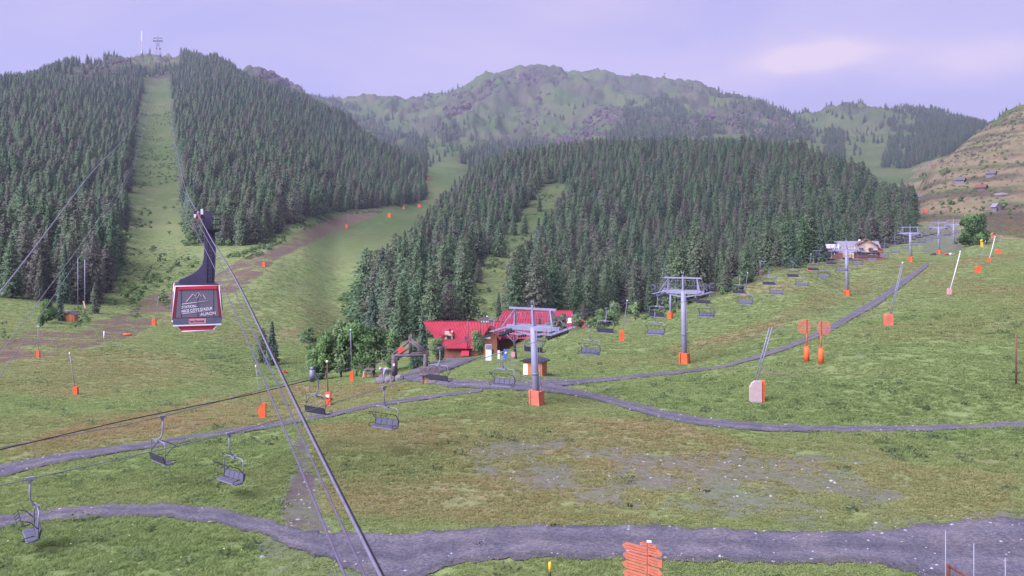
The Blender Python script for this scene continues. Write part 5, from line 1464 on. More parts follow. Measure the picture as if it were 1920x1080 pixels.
# black and yellow snow stake
p = on(1031, 32.5); z0, z1 = p.z, CZ + (HOR - 1054) / FOC * 32.5
root = empty('snow_stake', (p.x, p.y, p.z), 0, 'yellow and black banded stake at the lower gravel road', 'stake')
for k in range(6):
    a = (z1 - z0) * k / 6; b_ = (z1 - z0) * (k + 1) / 6; m = MB(); m.tube([(0, 0, a - (.1 if k == 0 else 0)), (0, 0, b_)], .05, 8); m.build('band', YELLOW if k % 2 else BLACK, root)

# ---------------------------------------------------------------- wooden signpost by the road
def signpost():
    Y = 29.0; px = 1217; x = (px - 960) / FOC * Y; g = hz(x, Y); k = Y / FOC
    root = empty('wooden_signpost', (x, Y, g), 0, 'red brown wooden signpost with stacked arrow boards beside the gravel road', 'signpost')
    ztop = CZ + (HOR - 1016) * k - g
    m = MB(); m.box((0, 0, ztop / 2 - .1), (.135, .135, ztop + .2)); post = m.build('post', SIGNW, root)
    m = MB(); m.box((0, 0, ztop + .012), (.145, .145, .03)); m.build('cap', WHITE, post)
    d = Vector((.74, -.67, 0)); ang = math.atan2(d.y, d.x)
    def board(zc, length, side, h=.17, arrow=True):
        Mx = Matrix.Translation((0, 0, zc)) @ Matrix.Rotation(ang, 4, 'Z')
        s = side; o_ = .02
        if arrow: poly = [(s * o_, -h / 2), (s * (length - .14), -h / 2), (s * length, -h * .12), (s * length, h * .12), (s * (length - .14), h / 2), (s * o_, h / 2)]
        else: poly = [(s * o_, -h / 2), (s * length, -h / 2), (s * length, h / 2), (s * o_, h / 2)]
        m = MB(); m.prism(poly[::s], .03, Mx @ Matrix.Translation((0, -.09, 0))); b = m.build('arrow_board', SIGNW, root)
        r = MB()
        for zz in (-.045, .045): r.prism([(s * .06, zz - .007), (s * (length - .16), zz - .007), (s * (length - .16), zz + .007), (s * .06, zz + .007)][::s], .006, Mx @ Matrix.Translation((0, -.108, 0)))
        r.build('routed_groove', RUST, b)
    for i in range(6): board(ztop - .30 - .30 * i, .98 - .02 * (i % 2), -1, .255)
    for i in range(6): board(ztop - .26 - .31 * i, .56, 1, .245, i % 2 == 0)
    board(ztop - .07, .30, -1, .13); board(ztop - .10, .36, 1, .13, False)
    b = MB()
    for i in range(9): b.box((0, -.072, ztop - .2 - .24 * i), (.15, .015, .018))
    b.build('band', RUST, post)
signpost()
# thin fence posts and a railing at the lower right
for px, pt, lab in ((1773, 995, 'tallest thin grey pole at the lower right by the gravel yard'), (1826, 1019, 'thin grey pole in the middle of three at the lower right'), (1885, 1046, 'shortest thin grey pole near the bottom right corner')):
    slim_post('fence_pole', px, 0, pt, .019, GALV, lab, 'pole', Y=30.0)
def railing():
    root = empty('rusty_railing', on(1778, 27.5), 0, 'rusty brown railing panel in the bottom right corner', 'railing')
    p0 = root.location; a = at(1778, 1061, 27.5) - p0; b = at(1840, 1094, 26.0) - p0
    m = MB(); m.tube([a, b], .035, 6); m.tube([a - Vector((0, 0, .55)), b - Vector((0, 0, .55))], .03, 6); m.tube([a - Vector((0, 0, 1.0)), b - Vector((0, 0, 1.0))], .03, 6); m.build('rail', RUST, root)
    for t in (0, 1): q = a.lerp(b, t); m = MB(); m.box((q.x, q.y, q.z / 2), (.09, .09, q.z + .1)); m.build('post', RUST, root)
    for k in range(1, 9): q = a.lerp(b, k / 9); m = MB(); m.tube([q, q - Vector((0, 0, 1.0))], .014, 5); m.build('baluster', RUST, root)
railing()
# ---------------------------------------------------------------- the red roofed chalet
def K(Y): return Y / FOC
def chalet_red():
    Y = 150.0; k = K(Y); c = at(858, 660, Y); g = hz(c.x, c.y)
    org = Vector((c.x, c.y, CZ + (HOR - 668) * k))
    root = empty('red_roofed_chalet', org, 0, 'long wooden chalet with a bright red roof, dormer and pipe chimney', 'chalet')
    def q(px, py): return ((px - 858) * k, (668 - py) * k)
    # roof: front plane leans away from the camera, ridge behind the eaves
    dep = 5.2
    rx0, rz = q(786, 608); rx1, _ = q(944, 606); ex0, ez = q(838, 652); ex1, _ = q(930, 650)
    def slope_sheet(pts, th, name, mat, parent, n=None):
        m = MB(); a = [Vector(p) for p in pts]; nr = (a[1] - a[0]).cross(a[3] - a[0]).normalized() * th
        m.add([*a, *[p - nr for p in a]], [(0, 1, 2, 3), (7, 6, 5, 4), (0, 4, 5, 1), (1, 5, 6, 2), (2, 6, 7, 3), (3, 7, 4, 0)]); return m.build(name, mat, parent)
    fr = [(ex0, -1.0, ez), (ex1, -1.0, ez), (rx1, dep, rz), (rx0, dep, rz)]
    roof = slope_sheet(fr, .14, 'roof', REDROOF, root)
    # raised seams of the sheets
    for i in range(26):
        t = (i + .5) / 26; a = Vector(fr[0]).lerp(Vector(fr[1]), t); b = Vector(fr[3]).lerp(Vector(fr[2]), t)
        m = MB(); m.beam(a + Vector((0, -.03, .04)), b + Vector((0, -.03, .04)), .05, .05); m.build('roof_seam', SEAM, roof)
    bk = [(rx0, dep, rz), (rx1, dep, rz), (ex1, dep * 2 + 1, ez), (ex0, dep * 2 + 1, ez)]
    slope_sheet(bk, .14, 'roof', REDROOF, root)
    m = MB(); m.beam((rx0 - .05, dep, rz + .05), (rx1, dep, rz + .05), .22, .1); m.build('ridge_cap', REDROOF2, roof)
    # walls of upright boards
    wx0, wx1 = q(816, 0)[0], q(926, 0)[0]
    m = MB(); m.box(((wx0 + wx1) / 2, dep * .9, ez / 2 - 1.3), (wx1 - wx0 - .1, dep * 1.9, ez + 2.6)); wall = m.build('wall', WOOD, root)
    n = 34
    for i in range(n):
        x = wx0 + (wx1 - wx0) * (i + .5) / n; m = MB(); m.box((x, -.10 - .02 * (i % 3), ez / 2 - 1.0), ((wx1 - wx0) / n * .9, .06, ez + 2.0)); m.build('wall_board', WOOD, wall)
    # left gable with its boards and bargeboards
    m = MB(); m.add([(wx0, 0, ez), (wx0, dep * 2, ez), (wx0 - .5, dep, rz - .25), (wx0 + .15, 0, ez), (wx0 + .15, dep * 2, ez), (wx0 + .15, dep, rz - .25)], [(0, 2, 1), (3, 4, 5), (0, 3, 5, 2), (1, 2, 5, 4)]); m.build('gable', WOOD, root)
    m = MB(); m.beam((ex0 - .05, -1.0, ez - .12), (rx0 - .05, dep, rz - .12), .08, .3); m.beam((ex0 - .05, dep * 2 + 1, ez - .12), (rx0 - .05, dep, rz - .12), .08, .3); m.build('bargeboard', REDROOF2, root)
    # low red canopy at the door
    slope_sheet([(q(864, 0)[0], -2.2, q(0, 664)[1]), (q(880, 0)[0], -2.2, q(0, 664)[1]), (q(880, 0)[0], -.1, q(0, 653)[1]), (q(867, 0)[0], -.1, q(0, 653)[1])], .08, 'porch_roof', REDROOF, root)
    # dormer
    dx0, dx1 = q(826, 0)[0], q(849, 0)[0]; dz1 = q(0, 619)[1]; dz0 = q(0, 637)[1]
    t0 = (dz0 - ez) / (rz - ez); yd = -1 + (dep + 1) * t0 - .2
    m = MB(); m.box(((dx0 + dx1) / 2 + .25, yd + 1.3, (dz0 + dz1) / 2 - .25), (1.3, 2.4, dz1 - dz0 - .3)); dm = m.build('dormer', CREAM, root)
    slope_sheet([(dx0, yd - .25, dz0 + .75), (dx1 - .9, yd - .25, dz0 + .60), (dx1 - .55, yd + 2.6, dz1), (dx0, yd + 2.6, dz1)], .1, 'dormer_roof', REDROOF2, dm)
    slope_sheet([(dx1 - .75, yd - .3, dz1 - .05), (dx1 + .1, yd - .3, dz0 + .62), (dx1 + .1, yd + 2.4, dz0 + .62), (dx1 - .75, yd + 2.4, dz1 - .05)], .1, 'dormer_roof', REDROOF2, dm)
    m = MB(); m.box(((dx0 + dx1) / 2 + .35, yd + .06, dz0 + .30), (.72, .06, .55)); m.build('window', GLASS, dm)
    m = MB(); m.box(((dx0 + dx1) / 2 + .3, yd + .04, dz0 - .08), (1.5, .14, .09)); m.build('sill', GREYW, dm)
    # roof light
    a = Vector(fr[0]).lerp(Vector(fr[1]), .42).lerp(Vector(fr[3]).lerp(Vector(fr[2]), .52), .36)
    ang = math.atan2(rz - ez, dep + 1); m = MB(); m.box(a + Vector((0, -.04, .08)), (.5, .8, .08), Matrix.Rotation(ang, 3, 'X')); m.build('roof_light', GLASS, roof)
    # chimney pipe with cowl
    px_ = q(877, 0)[0]; m = MB(); m.tube([(px_, -1.15, q(0, 650)[1]), (px_, .6, q(0, 601)[1])], .11, 8); m.box((px_, .62, q(0, 601)[1] + .12), (.42, .42, .14)); m.build('chimney_pipe', PALEROOF, root)
    # cross gable facing the camera on the right
    gx0, gx1 = q(905, 0)[0], q(935, 0)[0]; gm = q(918, 0)[0]; gz = q(0, 609)[1]; ge = q(0, 630)[1]
    m = MB(); m.prism([(gx0 + .2, -2), (gx1 - .2, -2), (gx1 - .2, ge + .1), (gm, gz - .2), (gx0 + .2, ge + .1)], 3.5, Matrix.Translation((0, -.2, 0))); cg = m.build('cross_gable', WOOD, root)
    n = 11
    for i in range(n):
        x = gx0 + .25 + (gx1 - gx0 - .5) * (i + .5) / n; top = ge + .1 + (gz - .3 - ge) * max(0, 1 - abs(x - gm) / (gx1 - gm)); m = MB(); m.box((x, -2.0, top / 2 - 1), ((gx1 - gx0) / n * .85, .06, top + 2)); m.build('wall_board', WOOD, cg)
    slope_sheet([(gx0 - .2, -2.9, ge - .1), (gm, -2.9, gz), (gm, 3.2, gz), (gx0 - .2, 3.2, ge - .1)], .12, 'cross_roof', REDROOF, root)
    slope_sheet([(gm, -2.9, gz), (gx1 + .4, -2.9, ge - .3), (gx1 + .4, 3.2, ge - .3), (gm, 3.2, gz)], .12, 'cross_roof', REDROOF, root)
    m = MB(); m.box((q(915, 0)[0], -2.12, q(0, 631)[1]), (1.0, .08, .34)); m.build('sign_board', WHITE, root)
    m = MB(); m.box((q(921, 0)[0], -2.08, q(0, 660)[1]), (.8, .08, 1.5)); m.build('door', DARKST, root)
chalet_red()
def chalet_red2():
    Y = 158.0; k = K(Y); org = at(1020, 660, Y)
    root = empty('red_roofed_annex', org, 0, 'second red roofed wooden building behind the nearest lift tower', 'chalet')
    def q(px, py): return ((px - 1020) * k, (660 - py) * k)
    dep = 6.5; rx0, rz = q(944, 588); rx1 = q(1077, 0)[0]; ex0, ez = q(915, 634); ex1 = q(1093, 0)[0]
    def sheet(pts, th, name, mat, parent):
        m = MB(); a = [Vector(p) for p in pts]; nr = (a[1] - a[0]).cross(a[3] - a[0]).normalized() * th
        m.add([*a, *[p - nr for p in a]], [(0, 1, 2, 3), (7, 6, 5, 4), (0, 4, 5, 1), (1, 5, 6, 2), (2, 6, 7, 3), (3, 7, 4, 0)]); return m.build(name, mat, parent)
    fr = [(ex0, -1.0, ez), (ex1, -1.0, ez), (rx1, dep, rz), (rx0, dep, rz)]
    roof = sheet(fr, .14, 'roof', REDROOF2, root)
    for i in range(30):
        t = (i + .5) / 30; a = Vector(fr[0]).lerp(Vector(fr[1]), t); b = Vector(fr[3]).lerp(Vector(fr[2]), t); m = MB(); m.beam(a + Vector((0, -.03, .04)), b + Vector((0, -.03, .04)), .05, .05); m.build('roof_seam', SEAM, roof)
    sheet([(rx0, dep, rz), (rx1, dep, rz), (ex1, dep * 2 + 1, ez), (ex0, dep * 2 + 1, ez)], .14, 'roof', REDROOF2, root)
    m = MB(); m.beam((rx0, dep, rz + .05), (rx1, dep, rz + .05), .22, .1); m.build('ridge_cap', REDROOF2, roof)
    m = MB(); m.box(((ex0 + ex1) / 2, dep, ez / 2 - 1.3), (ex1 - ex0 - 1.2, dep * 1.9, ez + 2.6)); wall = m.build('wall', WOOD, root)
    for i in range(30):
        x = ex0 + .6 + (ex1 - ex0 - 1.2) * (i + .5) / 30; m = MB(); m.box((x, dep * .05 - .04, ez / 2 - 1), ((ex1 - ex0 - 1.2) / 30 * .9, .06, ez + 2)); m.build('wall_board', WOOD, wall)
    sheet([(q(1088, 0)[0], 1.5, q(0, 622)[1]), (q(1107, 0)[0], 1.5, q(0, 622)[1]), (q(1098, 0)[0], 6, q(0, 605)[1]), (q(1086, 0)[0], 6, q(0, 605)[1])], .12, 'low_roof', REDROOF2, root)
    m = MB(); m.box((q(1096, 0)[0], 4.2, q(0, 640)[1]), (1.5, 4, 3.4)); m.build('side_wall', WOOD, root)
    for px in (1040, 1062):
        x = q(px, 0)[0]; z = q(0, 627)[1]; t = (z - ez) / (rz - ez); y = -1 + (dep + 1) * t - .3
        m = MB(); m.prism([(x - .62, z), (x + .62, z), (x, z + .85)], 1.6, Matrix.Translation((0, y + .8, 0))); d = m.build('dormer', REDROOF2, root)
        m = MB(); m.prism([(x - .38, z + .08), (x + .38, z + .08), (x, z + .6)], .05, Matrix.Translation((0, y - .03, 0))); m.build('window', GLASS, d)
    a = Vector(fr[0]).lerp(Vector(fr[1]), .86).lerp(Vector(fr[3]).lerp(Vector(fr[2]), .95), .62); ang = math.atan2(rz - ez, dep + 1)
    m = MB(); m.box(a + Vector((0, -.04, .08)), (.85, 1.5, .1), Matrix.Rotation(ang, 3, 'X')); rl = m.build('roof_light', WHITE, roof)
    # board with pale letters standing on the roof between the two houses
chalet_red2()
def roof_board():
    Y = 147; k = K(Y); o = at(909, 606, Y)
    root = empty('roof_sign', o, 0, 'dark wooden sign board on posts above the red chalet ridge', 'sign')
    m = MB(); m.prism([(-12 * k, 0), (12 * k, 0), (12 * k, 8 * k), (8 * k, 9.5 * k), (4 * k, 12 * k), (-4 * k, 12 * k), (-8 * k, 9.5 * k), (-12 * k, 8 * k)], .12); b = m.build('board', GREYW, root)
    for x in (-8, 5): m = MB(); m.tube([(x * k, .12, -22 * k), (x * k, .12, 8 * k)], .06, 6); m.build('post', GREYW, root)
    for x in (-6.5, -3.0, -1.2, 2.0, 3.6, 6.0):
        m = MB(); m.beam((x * k, -.075, 1.6 * k), ((x + .6) * k, -.075, 4.4 * k), .02, .08); m.build('pale_mark', WHITE, b)
    m = MB(); m.tube([(4.5 * k, 0, 12 * k), (4.5 * k, 0, 13.6 * k)], .16, 8); m.build('lamp', WHITE, root)
roof_board()

# ---------------------------------------------------------------- timber arch, kiosk, cow, boulders
def arch():
    Y = 104.0; k = K(Y); o = at(767, 702, Y); o.z = min(o.z, hz(o.x, o.y))
    root = empty('timber_archway', o, 0, 'rustic timber archway of round logs at the chalet entrance', 'archway')
    def q(px, py): return ((px - 767) * k, (702 - py) * k)
    def log(a, b, r, name, mat=GREYW): m = MB(); m.tube([(a[0], a[2], a[1]), (b[0], b[2], b[1])], r, 8); return m.build(name, mat, root)
    for yy in (0, 1.6):
        x, z = q(738, 660); log((x, -.3, yy), (x, z, yy), .26, 'post'); x, z = q(797, 658); log((x, -.3, yy), (x, z, yy), .22, 'post')
        x0, z0 = q(735, 661); x1, z1 = q(801, 661); log((x0, z0, yy), (x1, z1, yy), .17, 'cross_beam')
        xa, za = q(768, 634); log((x0, z0 + .05, yy), (xa, za, yy), .13, 'rafter'); log((x1, z1 + .05, yy), (xa, za, yy), .13, 'rafter'); log((xa, z0, yy), (xa, za + .6, yy), .12, 'king_post')
        log((x0 + .9, z0 + .1, yy), (xa, z0 + .9, yy), .08, 'brace')
    x, z = q(752, 652); m = MB(); m.box((x, -.2, z + .1), (.75, .06, .55), Matrix.Rotation(math.radians(-25), 3, 'Y')); m.build('red_board', simple('bright_red_board', (.72, .07, .05), .6), root)
    x, z = q(743, 678); m = MB(); m.box((x - .25, -.28, z), (.22, .04, .3)); m.build('notice', WHITE, root)
arch()
def kiosk():
    Y = 92.0; k = K(Y); o = at(805, 703, Y); g = hz(o.x, o.y); o.z = min(o.z, g)
    root = empty('wooden_kiosk', o, .12, 'small wooden kiosk with a shaggy shingle roof beside the forecourt', 'kiosk')
    h = 13 * k + .3; w = 24 * k
    m = MB(); m.box((0, 0, h / 2), (w, w * .8, h)); b = m.build('wall', PLANK, root)
    for i in range(9): m = MB(); m.box((-w / 2 + w * (i + .5) / 9, -w * .4 - .02, h / 2), (w / 9 * .85, .04, h)); m.build('wall_board', PLANK, b)
    for x in (-w / 2, w / 2): m = MB(); m.box((x, -w * .42, h / 2), (.14, .14, h)); m.build('corner_post', WOOD, root)
    rw = 37 * k; rd = w * .75; rh = 11 * k
    r0 = MB(); r0.prism([(-rd, h - .05), (rd, h - .05), (0, h + rh)], rw, Matrix.Rotation(math.pi / 2, 4, 'Z')); rf = r0.build('roof', GREYW, root)
    for row in range(5):
        for i in range(14):
            t = row / 5; y = -rd * (1 - t); z = h - .05 + rh * t; R = Matrix.Rotation(math.atan2(rh, rd), 3, 'X')
            m = MB(); m.box((-rw / 2 + rw * (i + .5) / 14 + random.uniform(-.02, .02), y + .14, z + .16), (rw / 14 * .9, .42, .05), R); m.build('shingle', GREYW, rf)
kiosk()
def booth():
    Y = 96.0; k = K(Y); o = at(1003, 675, Y); o.z = min(o.z, hz(o.x, o.y))
    root = empty('orange_wood_booth', o, math.radians(-22), 'orange varnished wooden booth behind the nearest tower mast', 'booth')
    w, d, h = 2.15, 1.5, 26 * k
    m = MB(); m.box((0, 0, h / 2), (w, d, h)); b = m.build('wall', WOODO, root)
    for i in range(8): m = MB(); m.box((0, -d / 2 - .02, h * (i + .5) / 8), (w, .05, h / 8 * .88)); m.build('plank', WOODO, b)
    for i in range(8): m = MB(); m.box((w / 2 + .02, 0, h * (i + .5) / 8), (.05, d, h / 8 * .88)); m.build('plank', WOODO, b)
    m = MB(); m.prism([(-w / 2 - .3, h), (w / 2 + .3, h), (w / 2 + .3, h + .1), (0, h + .42), (-w / 2 - .3, h + .1)], d + .6); m.build('roof', DARKST, root)
    m = MB(); m.box((-w / 2 + .3, -d / 2 - .06, h * .45), (.5, .04, h * .8)); m.build('door', WHITE, root)
    m = MB(); m.disc((.35, -d / 2 - .1, h * .9), (0, 1, 0), .12, .06, 10); m.build('lamp', WHITE, root)
booth()
def cow():
    Y = 103.0; p = at(722, 691, Y); z0 = hz(p.x, p.y) + .55
    o = Vector((p.x, p.y, z0))
    root = empty('cow_statue', o, math.radians(35), 'lilac and white cow statue standing on boulders left of the arch', 'statue')
    me = bpy.data.meshes.new('body'); V = [(0, 0, 1.15), (.45, 0, 1.2), (.85, 0, 1.18), (-.5, 0, 1.15), (-.75, 0, 1.38), (-.98, 0, 1.52), (-1.22, 0, 1.40)]
    E = [(0, 1), (1, 2), (0, 3), (3, 4), (4, 5), (5, 6)]; Rr = [.34, .34, .28, .30, .20, .17, .10]
    for x, s in ((-.42, -1), (-.42, 1), (.75, -1), (.75, 1)):
        k = len(V); V += [(x, s * .2, .95), (x + (.04 if x > 0 else 0), s * .22, .55), (x, s * .22, .02)]; E += [((3 if x < 0 else 2), k), (k, k + 1), (k + 1, k + 2)]; Rr += [.15, .09, .075]
    k = len(V); V += [(1.05, 0, 1.1), (1.12, 0, .6)]; E += [(2, k), (k, k + 1)]; Rr += [.05, .05]
    me.from_pydata(V, E, []); b = link_mesh('body', me, root)
    sk = b.modifiers.new('skin', 'SKIN')
    for i, r in enumerate(Rr): me.skin_vertices[0].data[i].radius = (r, r)
    me.skin_vertices[0].data[0].use_root = True
    ss = b.modifiers.new('smooth', 'SUBSURF'); ss.levels = ss.render_levels = 1
    m, nt, N, L, bs = new_mat('lilac_cow_hide'); tc = N.new('ShaderNodeTexCoord'); n = N.new('ShaderNodeTexNoise'); n.inputs['Scale'].default_value = 1.6; n.inputs['Detail'].default_value = 1
    L.new(tc.outputs['Object'], n.inputs[0]); r = N.new('ShaderNodeValToRGB'); r.color_ramp.interpolation = 'CONSTANT'; r.color_ramp.elements[0].color = (.30, .22, .42, 1); r.color_ramp.elements[1].position = .54; r.color_ramp.elements[1].color = (.7, .68, .72, 1)
    L.new(n.outputs[0], r.inputs[0]); L.new(r.outputs[0], bs.inputs['Base Color']); me.materials.append(m)
    h = MB()
    root.scale = (.72, .72, .8); root.rotation_euler = (0, 0, math.radians(48))
    for s in (-1, 1): h.tube([(-1.0, s * .1, 1.66), (-1.02, s * .26, 1.74), (-1.0, s * .3, 1.88)], .03, 5, True, .01); h.tube([(-.96, s * .12, 1.6), (-.94, s * .32, 1.58)], .05, 5, True, .03)
    h.build('horns', WHITE, root)
    for px, r_, lab in ((714, .62, 'leftmost grey boulder under the cow statue'), (731, .66, 'middle grey boulder in front of the timber arch'), (749, .58, 'rightmost grey boulder at the foot of the arch post')):
        q_ = at(px, 702, 101.5 if px != 714 else 103); gz = hz(q_.x, q_.y)
        bm_v, bm_f = [], []
        import bmesh
        bm = bmesh.new(); bmesh.ops.create_icosphere(bm, subdivisions=3, radius=r_)
        for v in bm.verts: v.co *= 1 + .13 * (random.random() - .5) + .12 * math.sin(v.co.x * 5 + px) * math.cos(v.co.y * 4 + v.co.z * 3)
        mm = bpy.data.meshes.new('boulder'); bm.to_mesh(mm); bm.free(); mm.materials.append(STONE)
        bo = link_mesh('boulder', mm); bo.location = (q_.x, q_.y, gz + r_ * .45); bo.scale = (1, 1, .85); tag(bo, lab, 'boulder', 'boulders by the arch')
cow()
def play_frame():
    p = hit(691, 710); k = K(p.y)
    root = empty('wooden_shelter', p, 0, 'little wooden roofed frame with slanting legs left of the cow statue', 'shelter')
    for x in (-9, 8):
        for y in (0, 1.2): m = MB(); m.tube([(x * k * (1.15 if y == 0 else 1), y - (.5 if y == 0 else 0), 0), (x * k * .85, y * .5, 16 * k)], .07, 6); m.build('leg', PLANK if x < 0 else GREYW, root)
    for s in (-1, 1): m = MB(); m.box((s * 4.4 * k, .3, 16.8 * k), (10 * k, 1.7, .08), Matrix.Rotation(math.radians(s * 12), 3, 'Y')); m.build('roof_board', GREYW, root)
    m = MB(); m.box((-6 * k, .2, 6 * k), (5 * k, .08, 9 * k)); m.build('panel', WOODO, root)
    m = MB(); m.box((4 * k, 1.5, .12), (34 * k, .14, .3)); m.build('low_kerb', PLANK, root)
play_frame()
def info_boards():
    for px, py, pt, w, mat, lab in ((916, 676, 646, 11, WHITE, 'tall white framed panel left of the booths'), (935, 673, 657, 4, WHITE, 'short white pillar among the notice boards'),
                                    (948, 672, 655, 6, BLUE, 'blue notice board with a white disc near the lift'), (962, 669, 660, 7, PINKPAD, 'small pale red sign right of the blue board')):
        Y = 98.0; p = on(px, Y); k = K(Y); z0 = CZ + (HOR - py) * k; z1 = CZ + (HOR - pt) * k; b = min(z0, p.z)
        root = empty('notice_board', (p.x, p.y, b), 0, lab, 'notice board', 'notice boards by the lift')
        m = MB(); m.box((0, 0, (z0 + z1) / 2 - b), (w * k, .06, z1 - z0)); pn = m.build('panel', mat, root)
        for s in (-1, 1): m = MB(); m.box((s * (w / 2) * k, .02, (z1 - b) / 2), (.07, .08, z1 - b + .1)); m.build('post', GALV, root)
        if mat is BLUE: m = MB(); m.disc((0, -.06, (z0 + z1) / 2 - b + .15), (0, 1, 0), .13, .04, 12); m.build('disc', WHITE, pn)
        if w == 11: m = MB(); m.box((0, -.045, z1 - b - .28), (w * k * .9, .02, .5)); m.build('grey_header', GALV, pn)
info_boards()
p = hit(534, 702); root = empty('red_machine', p, .3, 'small red machine lying in the left meadow before the bushes', 'machine')
m = MB(); m.prism([(-.9, 0), (.5, 0), (.55, .25), (.25, .35), (.1, .75), (-.1, .75), (-.2, .35), (-.9, .25)], .5); m.build('body', simple('dull_red_machine', (.45, .08, .05), .7), root)
for x in (-.55, .3): m = MB(); m.disc((x, -.3, .18), (0, 1, 0), .2, .1, 10); m.build('wheel', BLACK, root)
p = hit(238, 629); root = empty('orange_net_roll', p, 0, 'orange roll lying at the foot of the red earth bank', 'net roll')
m = MB(); m.tube([(-.7, 0, .2), (.1, .1, .22), (.8, .05, .2)], .2, 8); m.build('roll', ORANGE, root)
m = MB(); m.tube([(.1, 0, .3), (.15, 0, .9)], .05, 5); m.build('stake', RUST, root)

# ---------------------------------------------------------------- huts
def hut(px, py, w, h, rise, mat, rmat, label, name='mountain_hut', rz=.5, dl=1.2, door=True, group=None, planks=0, Y=None):
    p = on(px, Y) if Y else hit(px, py); k = K(p.y); W, Hh, R_ = w * k * (.9 if group else 1), h * k * (.9 if group else 1), rise * k; D = W * dl
    root = empty(name, (p.x, p.y, p.z - .1), rz, label, 'hut', group)
    m = MB(); m.prism([(-W / 2, -1.2), (W / 2, -1.2), (W / 2, Hh), (0, Hh + R_), (-W / 2, Hh)], D); wl = m.build('wall', mat, root)
    for s in (-1, 1):
        a, b = Vector((s * W * .62, 0, Hh - R_ * .24)), Vector((0, 0, Hh + R_ + .02)); n = Vector((s * R_, 0, W / 2)).normalized() * .12
        m = MB(); y0, y1 = -D * .6, D * .58; q = [a, b]
        m.add([(a.x, y0, a.z), (b.x, y0, b.z), (b.x, y1, b.z), (a.x, y1, a.z), (a.x + n.x, y0, a.z + n.z), (b.x + n.x, y0, b.z + n.z), (b.x + n.x, y1, b.z + n.z), (a.x + n.x, y1, a.z + n.z)], [(0, 1, 2, 3), (7, 6, 5, 4), (0, 4, 5, 1), (1, 5, 6, 2), (2, 6, 7, 3), (3, 7, 4, 0)])
        m.build('roof', rmat, root)
    for i in range(planks):
        z = Hh * (i + .5) / planks; m = MB(); m.box((0, -D / 2 - .02, z), (W, .05, Hh / planks * .86)); m.build('plank', mat, wl)
    if door:
        m = MB(); m.box((-W * .12, -D / 2 - .04, Hh * .42), (W * .26, .06, Hh * .8)); m.build('door', DARKST if not planks else WOOD, root)
        m = MB(); m.box((W / 2 + .03, -D * .1, Hh * .55), (.06, D * .2, Hh * .3)); m.build('window', GLASS, root)
    return root
o = hut(133, 603, 19, 14, 5, WOODO, PALEROOF, 'small orange wooden hut with a grey gable roof under the left forest', 'wooden_hut', .18, 1.25, False, None, 7)
k = K(o.location.y); m = MB(); m.box((0, -19 * k * 1.25 / 2 - .07, 6.2 * k), (11 * k, .05, 11 * k)); m.build('double_door', WOODO, o)
m = MB(); m.box((0, -19 * k * 1.25 / 2 - .11, 6.2 * k), (.05, .03, 11 * k)); m.build('door_joint', WOOD, o)
m = MB(); m.box((-1.0, 0, 19.5 * k), (.5, .5, .45)); m.build('vent_box', WHITE, o)
G_ = 'stone huts on the right hillside'
hut(1722, 376, 13, 7, 4, STONE, PALEROOF, 'pale stone hut by itself at the foot of the right hillside', rz=.75, group=G_, dl=1.5)
hut(1800, 343, 12, 6, 4, STONE, PALEROOF, 'stone hut with a light roof mid way up the right hillside', rz=.85, group=G_, dl=1.5)
hut(1858, 331, 12, 6, 4, STONE, PALEROOF, 'highest stone hut on the right hillside', rz=.85, group=G_, dl=1.4)
hut(1840, 357, 13, 6, 5, GREYW, RUST, 'dark ruined hut beside a round bush on the right hillside', rz=.7, group=G_, dl=1.5)
hut(1867, 396, 12, 10, 6, STONE, SLATE, 'stone hut with a steep gable beside the big bush at right', rz=.25, group=G_, dl=1.1)
p = hit(1877, 366); import bmesh
bm = bmesh.new(); bmesh.ops.create_icosphere(bm, subdivisions=3, radius=1)
for v in bm.verts: v.co *= 1 + .1 * math.sin(v.co.x * 6) * math.cos(v.co.y * 5)
mm = bpy.data.meshes.new('rubble_mound'); bm.to_mesh(mm); bm.free(); mm.materials.append(STONE); o = link_mesh('rubble_mound', mm); o.location = p; o.scale = (3.4, 3, 1.3); tag(o, 'grey rubble mound above the steep gabled hut at right', 'mound')

